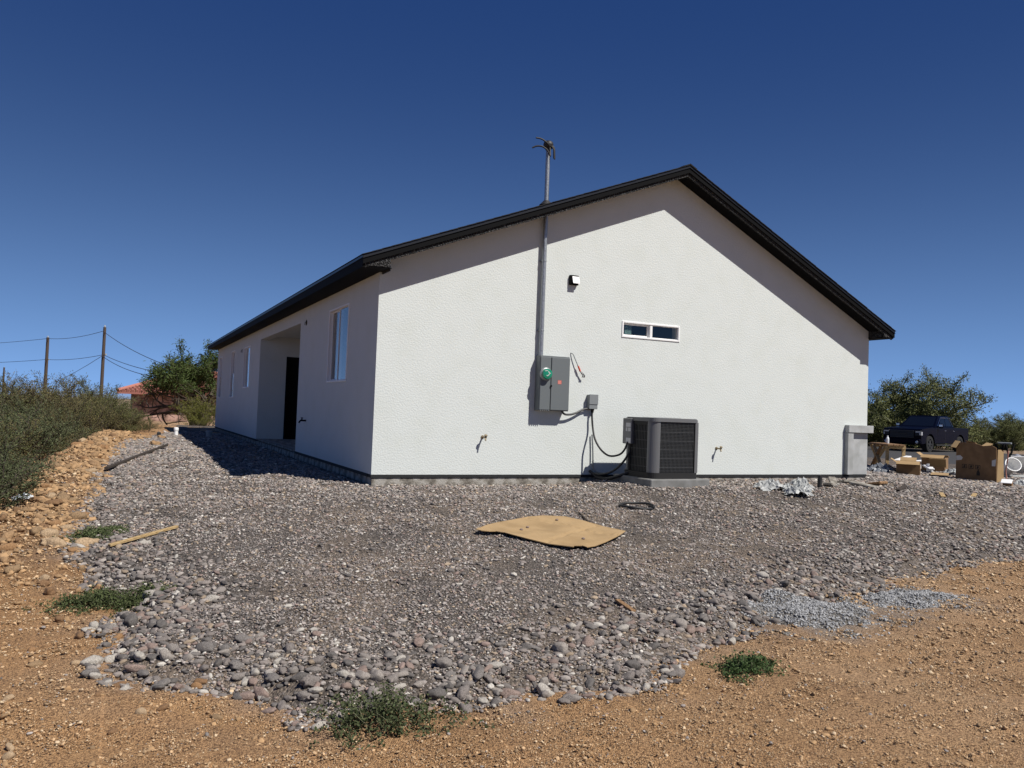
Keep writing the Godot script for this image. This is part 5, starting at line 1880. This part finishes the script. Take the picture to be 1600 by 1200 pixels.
# ------------------------------------------------------------------ far things
func build_far() -> void:
	# road
	var g := Geo.new()
	var nn := Vector3.UP
	var pl := [[24.0, -4.0], [23.7, -8.4], [23.9, -11.8], [24.5, -20.0], [38.5, -26.0], [39.5, -22.0], [41.0, -18.0], [44.0, -14.0], [46.0, 4.0], [26.0, 4.0]]
	var mid := Vector3(33, 0, -11)
	for k in pl.size():
		var a = pl[k]
		var b = pl[(k + 1) % pl.size()]
		g.tri(Vector3(a[0], -0.368, a[1]), Vector3(b[0], -0.368, b[1]), Vector3(mid.x, -0.368, mid.z), nn, nn, nn)
	struct(obj("road", g, M.asphalt))
	# house with a tile roof
	var t := thing("tile_roof_house", "far low house with pinkish walls and a red tile roof behind the bushes", "house", Vector3(-2.3, -0.87, -56.0))
	g = Geo.new()
	g.span(Vector3(0, 0, -8), Vector3(13, 2.25, 0))
	obj("wall", g, M.stucco_red, t)
	g = Geo.new()
	var e0 := Vector3(-1.0, 2.2, 1.0)
	var e1 := Vector3(14, 2.2, 1.0)
	var e2 := Vector3(14, 2.2, -9)
	var e3 := Vector3(-1.0, 2.2, -9)
	var r0 := Vector3(4.0, 3.95, -4)
	var r1 := Vector3(9, 3.95, -4)
	var inside := Vector3(6, 2.5, -4)
	for f in [[e0, e1, r1, r0], [e1, e2, r1], [e2, e3, r0, r1], [e3, e0, r0], [e0, e1, e2, e3]]:
		g.face(f, inside)
	var rf := obj("roof", g, M.tile[0], t)
	g = Geo.new()
	g.span(Vector3(-1.02, 2.06, 0.98), Vector3(14.02, 2.2, 1.03))
	g.span(Vector3(-1.04, 2.06, -9), Vector3(-0.99, 2.2, 0.98))
	obj("fascia", g, M.tile[0], rf)
	var r := RandomNumberGenerator.new()
	r.seed = 8
	for k in 11:
		var f := (k + 0.5) / 11.0
		g = Geo.new()
		var a := e0.lerp(r0, f)
		var b := e1.lerp(r1, f)
		var n := int((b.x - a.x) / 0.3)
		for i in n:
			var p := a.lerp(b, (i + 0.5) / n)
			var up := Vector3(0, 0.0, -1).slerp(Vector3(0, 1, 0), 0.21)
			g.tube([p - up * 0.28 + Vector3(0, 0.07 + r.randf() * 0.02, 0), p + up * 0.28 + Vector3(0, 0.02, 0)], [0.13, 0.11], 6, true)
		obj("tile_course", g, M.tile[k % 3], rf)
	for k in 9:
		var f := (k + 0.5) / 9.0
		g = Geo.new()
		var a := e3.lerp(r0, f)
		var b := e0.lerp(r0, f)
		var n := int((b - a).length() / 0.3)
		for i in n:
			var p := a.lerp(b, (i + 0.5) / n)
			g.tube([p + Vector3(-0.28, -0.02, 0), p + Vector3(0.25, 0.14, 0)], [0.13, 0.11], 6, true)
		obj("tile_course", g, M.tile[(k + 1) % 3], rf)
	# hip tiles
	g = Geo.new()
	g.tube([e0 + Vector3(0, 0.1, 0), r0 + Vector3(0, 0.12, 0)], 0.15, 7)
	g.tube([r0 + Vector3(0, 0.12, 0), r1 + Vector3(0, 0.12, 0)], 0.15, 7)
	obj("ridge_tiles", g, M.tile[2], rf)
	# wooden utility poles with their wires
	var poles := [[Vector3(-5.13, -1.0, -95.86), 9.1, 0.17, "tallest wooden utility pole, standing left of the tile roofed house"], [Vector3(-12.79, -1.0, -121.8), 9.05, 0.2, "wooden utility pole second from the tile roofed house"], [Vector3(-35.83, -1.0, -283.0), 8.8, 0.24, "far small wooden utility pole at the left edge"], [Vector3(-40.5, -1.0, -330.0), 4.6, 0.3, "shortest far pole at the left edge, just right of another"]]
	for p in poles:
		t = thing("utility_pole", p[3], "utility pole", p[0], 0.0, "wooden utility poles along the far lot")
		g = Geo.new()
		g.tube([Vector3.ZERO, Vector3(0, p[1] + 1.0, 0)], [p[2] * 1.25, p[2]], 10)
		obj("pole", g, M.pole_wood, t)
		g = Geo.new()
		g.lathe(Vector3(0, p[1] + 1.0, 0), [[0.08, 0.0], [0.09, 0.1], [0.04, 0.25], [0.0, 0.26]], 8)
		obj("insulator", g, M.foil_grey, t)
		g = Geo.new()
		g.lathe(Vector3(0.26, 5.9 + 1.0 if p[1] > 8.0 else 4.0, 0), [[0.0, -0.1], [0.1, -0.08], [0.1, 0.08], [0.0, 0.1]], 8)
		obj("insulator", g, M.foil_grey, t)
	var B := Vector3(-5.13, 0, -95.86)
	var A := Vector3(-12.79, 0, -121.8)
	var C := Vector3(-35.83, 0, -283.0)
	var wires := [[A + Vector3(0, 8.9, 0), B + Vector3(0, 8.7, 0), 0.35, "upper wire between the two nearest poles"], [A + Vector3(0, 8.9, 0), Vector3(-40, 9.0, -170.0), 0.5, "upper wire from the second pole off to the left"], [A + Vector3(0, 5.9, 0), B + Vector3(0, 5.85, 0), 0.25, "lower wire between the two nearest poles"], [A + Vector3(0, 5.9, 0), Vector3(-40, 6.0, -170.0), 0.5, "lower wire from the second pole off to the left"], [B + Vector3(0, 5.8, 0), C + Vector3(0, 4.6, 0), 3.2, "slack wire from the tallest pole to the far pole"], [B + Vector3(0, 8.5, 0), Vector3(2.0, 2.9, -56.0), 0.5, "service wire from the top of the tallest pole to the tiled roof"], [B + Vector3(0, 5.85, 0), Vector3(1.2, 2.75, -57.0), 0.35, "upper of two service wires from the middle of the tallest pole"], [B + Vector3(0, 5.6, 0), Vector3(0.4, 2.5, -57.0), 0.5, "lower of two service wires from the middle of the tallest pole"]]
	for w in wires:
		g = Geo.new()
		var path := []
		for k in 17:
			var f := k / 16.0
			path.append((w[0] as Vector3).lerp(w[1], f) - Vector3(0, w[2] * 4.0 * f * (1.0 - f), 0))
		g.tube(path, 0.03, 5)
		tag(obj("power_line", g, M.rubber), w[3], "power line", "wires between the utility poles")

func build_truck() -> void:
	var v := Vector2(35.6 + 3.1264, -18.0 - 10.7399).normalized()
	var c := deg_to_rad(23.0)
	var left := Vector2(v.y, -v.x)
	var fw := -v * cos(c) + left * sin(c)
	var yaw := atan2(fw.x, fw.y)
	var t := thing("pickup_truck", "dark navy crew cab pickup parked on the road, front towards us", "pickup truck", Vector3(36.55, -0.38, -19.0), yaw)
	var X := Vector3.RIGHT
	# body side profile, z forward, y up, with wheel arches
	var prof := [Vector2(2.86, 0.42), Vector2(2.93, 0.62), Vector2(2.93, 1.05), Vector2(2.84, 1.20), Vector2(2.2, 1.27), Vector2(1.25, 1.33), Vector2(-2.85, 1.33), Vector2(-2.92, 1.25), Vector2(-2.92, 0.62), Vector2(-2.85, 0.50)]
	for ax in [-1.87, 1.87]:
		for k in 11:
			var a := PI - PI * k / 10.0
			prof.append(Vector2(ax + 0.54 * cos(a), 0.47 + 0.50 * sin(a)))
	var g := Geo.new()
	g.prism(prof, Vector3(-0.99, 0, 0), Vector3(0, 0, 1), Vector3.UP, Vector3(1.98, 0, 0))
	obj("body", g, M.paint, t)
	# cab
	g = Geo.new()
	var lo := [Vector3(0.93, 1.33, 1.22), Vector3(0.93, 1.33, -1.12), Vector3(-0.93, 1.33, -1.12), Vector3(-0.93, 1.33, 1.22)]
	var hi := [Vector3(0.74, 1.90, 0.42), Vector3(0.74, 1.90, -0.92), Vector3(-0.74, 1.90, -0.92), Vector3(-0.74, 1.90, 0.42)]
	var mid := Vector3(0, 1.6, 0)
	for k in 4:
		g.face([lo[k], lo[(k + 1) % 4], hi[(k + 1) % 4], hi[k]], mid)
	var ceil_ := []
	for p in hi:
		ceil_.append(Vector3(p.x * 0.9, 1.945, p.z * 0.94 - 0.02))
	for k in 4:
		g.face([hi[k], hi[(k + 1) % 4], ceil_[(k + 1) % 4], ceil_[k]], mid)
	g.face(ceil_, mid)
	obj("cab", g, M.paint, t)
	# glass set 4 mm proud
	var ws := Geo.new()
	pane(ws, lo[3], lo[0], hi[0], hi[3], 0.06, 0.94, 0.08, 0.94, mid)
	obj("windshield", ws, M.tint, t)
	for s in 2:
		for q in [[0.22, 0.54], [0.57, 0.90]]:
			g = Geo.new()
			if s == 0:
				pane(g, lo[0], lo[1], hi[1], hi[0], q[0], q[1], 0.12, 0.88, mid)
			else:
				pane(g, lo[3], lo[2], hi[2], hi[3], q[0], q[1], 0.12, 0.88, mid)
			obj("side_window", g, M.tint, t)
	# bright window surround on the left side
	g = Geo.new()
	for s in [0, 3]:
		var a: Vector3 = lo[0 if s == 0 else 3]
		var b: Vector3 = lo[1 if s == 0 else 2]
		var d: Vector3 = hi[1 if s == 0 else 2]
		var e: Vector3 = hi[0 if s == 0 else 3]
		var o := Vector3(0.012 if s == 0 else -0.012, 0, 0)
		g.tube([a.lerp(b, 0.1) + o + Vector3(0, 0.05, 0), a.lerp(b, 0.19).lerp(e.lerp(d, 0.19), 0.9) + o, a.lerp(b, 0.9).lerp(e.lerp(d, 0.9), 0.92) + o, a.lerp(b, 0.95).lerp(e.lerp(d, 0.95), 0.1) + o], 0.02, 5)
	obj("window_trim", g, M.chrome, t)
	# bed opening
	g = Geo.new()
	g.span(Vector3(-0.82, 1.331, -2.8), Vector3(0.82, 1.338, -1.2))
	obj("bed_cover", g, M.trim_black, t)
	# grille, bumper, lamps
	g = Geo.new()
	g.span(Vector3(-0.62, 0.72, 2.92), Vector3(0.62, 1.12, 2.955), 0.01)
	var gr := obj("grille", g, M.trim_black, t)
	g = Geo.new()
	for k in 5:
		g.span(Vector3(-0.6, 0.76 + k * 0.08, 2.956), Vector3(0.6, 0.785 + k * 0.08, 2.97))
	obj("grille_bar", g, M.steel_dark, gr)
	g = Geo.new()
	g.span(Vector3(-0.98, 0.42, 2.78), Vector3(0.98, 0.68, 3.0), 0.05)
	obj("bumper", g, M.paint, t)
	for s in [-1.0, 1.0]:
		g = Geo.new()
		g.span(Vector3(s * 0.66, 0.84, 2.85), Vector3(s * 0.985, 1.12, 2.945), 0.02)
		var hl := obj("headlight", g, M.trim_black, t)
		g = Geo.new()
		g.span(Vector3(s * 0.70, 1.02, 2.946), Vector3(s * 0.95, 1.07, 2.96), 0.005)
		g.span(Vector3(s * 0.90, 0.88, 2.946), Vector3(s * 0.95, 1.0, 2.96), 0.005)
		g.span(Vector3(s * 0.988, 0.88, 2.80), Vector3(s * 0.992, 1.06, 2.93))
		obj("lens", g, M.lamp, hl)
		g = Geo.new()
		g.lathe(Vector3(s * 0.8, 0.52, 3.0), [[0.075, 0.0], [0.07, 0.02], [0.0, 0.03]], 12, Basis(Vector3.RIGHT, PI / 2))
		obj("fog_lamp", g, M.lamp, t)
		# mirrors, handles, steps
		g = Geo.new()
		g.box(Vector3(s * 1.13, 1.40, 0.93), Vector3(0.22, 0.24, 0.12), Basis(), 0.04)
		g.span(Vector3(s * 0.95, 1.34, 0.9), Vector3(s * 1.06, 1.40, 0.96))
		obj("mirror", g, M.paint, t)
		g = Geo.new()
		g.box(Vector3(s * 1.13, 1.42, 0.995), Vector3(0.18, 0.12, 0.02), Basis(), 0.008)
		obj("mirror_cap", g, M.chrome, t)
		for z in [0.1, -0.95]:
			g = Geo.new()
			g.box(Vector3(s * 1.003, 1.15, z), Vector3(0.03, 0.035, 0.17), Basis(), 0.01)
			obj("door_handle", g, M.chrome, t)
		g = Geo.new()
		g.span(Vector3(s * 0.95, 0.36, -1.2), Vector3(s * 1.05, 0.41, 1.2), 0.015)
		obj("step", g, M.steel_dark, t)
		g = Geo.new()
		for z in [1.2, 0.05, -1.05]:
			g.span(Vector3(s * 0.9905, 0.55, z - 0.006), Vector3(s * 0.9915, 1.32, z + 0.006))
		obj("door_gap", g, M.trim_black, t)
	g = Geo.new()
	g.span(Vector3(-0.2, 0.94, 2.971), Vector3(0.2, 1.02, 2.985), 0.004)
	obj("emblem", g, M.trim_black, t)
	for ax in [-1.87, 1.87]:
		for s in [-1.0, 1.0]:
			g = Geo.new()
			var b := Basis(Vector3(0, 0, 1), -PI / 2 * s)
			g.lathe(Vector3(s * 0.72, 0.43, ax), [[0.26, 0.0], [0.42, 0.01], [0.43, 0.05], [0.43, 0.21], [0.415, 0.255], [0.28, 0.265], [0.27, 0.24]], 26, b)
			var w := obj("wheel", g, M.tyre, t)
			g = Geo.new()
			g.lathe(Vector3(s * 0.72, 0.43, ax), [[0.285, 0.255], [0.265, 0.255], [0.25, 0.2], [0.08, 0.215], [0.06, 0.25], [0.0, 0.25]], 24, b)
			for k in 6:
				var a := TAU * k / 6.0
				beam(g, Vector3(s * 0.955, 0.43 + 0.05 * sin(a), ax + 0.05 * cos(a)), Vector3(s * 0.955, 0.43 + 0.26 * sin(a), ax + 0.26 * cos(a)), 0.04, 0.05)
			obj("rim", g, M.steel_dark, w)

func pane(g: Geo, a: Vector3, b: Vector3, c: Vector3, d: Vector3, u0: float, u1: float, v0: float, v1: float, inside: Vector3) -> void:
	var p := []
	for q in [[u0, v0], [u1, v0], [u1, v1], [u0, v1]]:
		p.append(a.lerp(b, q[0]).lerp(d.lerp(c, q[0]), q[1]))
	var n: Vector3 = (p[1] - p[0]).cross(p[2] - p[0]).normalized()
	if n.dot(p[0] - inside) < 0:
		n = -n
	var outer := []
	for q in p:
		outer.append(q + n * 0.006)
	g.face(outer, inside)
	for k in 4:
		g.face([p[k], p[(k + 1) % 4], outer[(k + 1) % 4], outer[k]], (p[0] + p[2]) / 2)


func _ready() -> void:
	# camera
	var cam := Camera3D.new()
	cam.name = "camera"
	cam.position = EYE
	cam.rotation_order = EULER_ORDER_YXZ
	cam.rotation = Vector3(0.0344, -0.4514, 0.0374)
	cam.fov = rad_to_deg(2.0 * atan(600.0 / 1260.45))
	cam.near = 0.05
	cam.far = 3000.0
	add_child(cam)
	cam.current = true
	# sky and exposure
	var env := Environment.new()
	env.background_mode = Environment.BG_SKY
	var sky := Sky.new()
	var sm := ProceduralSkyMaterial.new()
	sm.sky_top_color = L(0.0105, 0.0365, 0.139)
	sm.sky_horizon_color = L(0.20, 0.378, 0.72)
	sm.sky_curve = 0.1
	sm.ground_bottom_color = L(0.20, 0.15, 0.10)
	sm.ground_horizon_color = L(0.25, 0.22, 0.2)
	sm.sun_angle_max = 4.0
	sky.sky_material = sm
	env.sky = sky
	env.tonemap_mode = Environment.TONE_MAPPER_LINEAR
	env.tonemap_exposure = 1.2
	env.sdfgi_enabled = true
	env.ssao_enabled = true
	env.ssil_enabled = true
	var we := WorldEnvironment.new()
	we.name = "environment"
	we.environment = env
	add_child(we)
	var sun := DirectionalLight3D.new()
	sun.name = "sun"
	sun.light_energy = 1.55
	sun.light_color = Color(1.0, 0.98, 0.95)
	sun.light_angular_distance = 0.53
	sun.shadow_enabled = true
	sun.sky_mode = DirectionalLight3D.SKY_MODE_LIGHT_ONLY
	add_child(sun)
	sun.look_at_from_position(Vector3(0.57, 1.42, 1.0) * 20.0, Vector3.ZERO)

	make_materials()
	make_sdf()
	build_ground()
	var bed := build_bed()
	build_house()
	build_wall_gear()
	build_condenser()
	build_far()
	build_truck()
	build_plants()
	build_litter()
	build_trash()
	build_stones(bed, get_node("ground"))
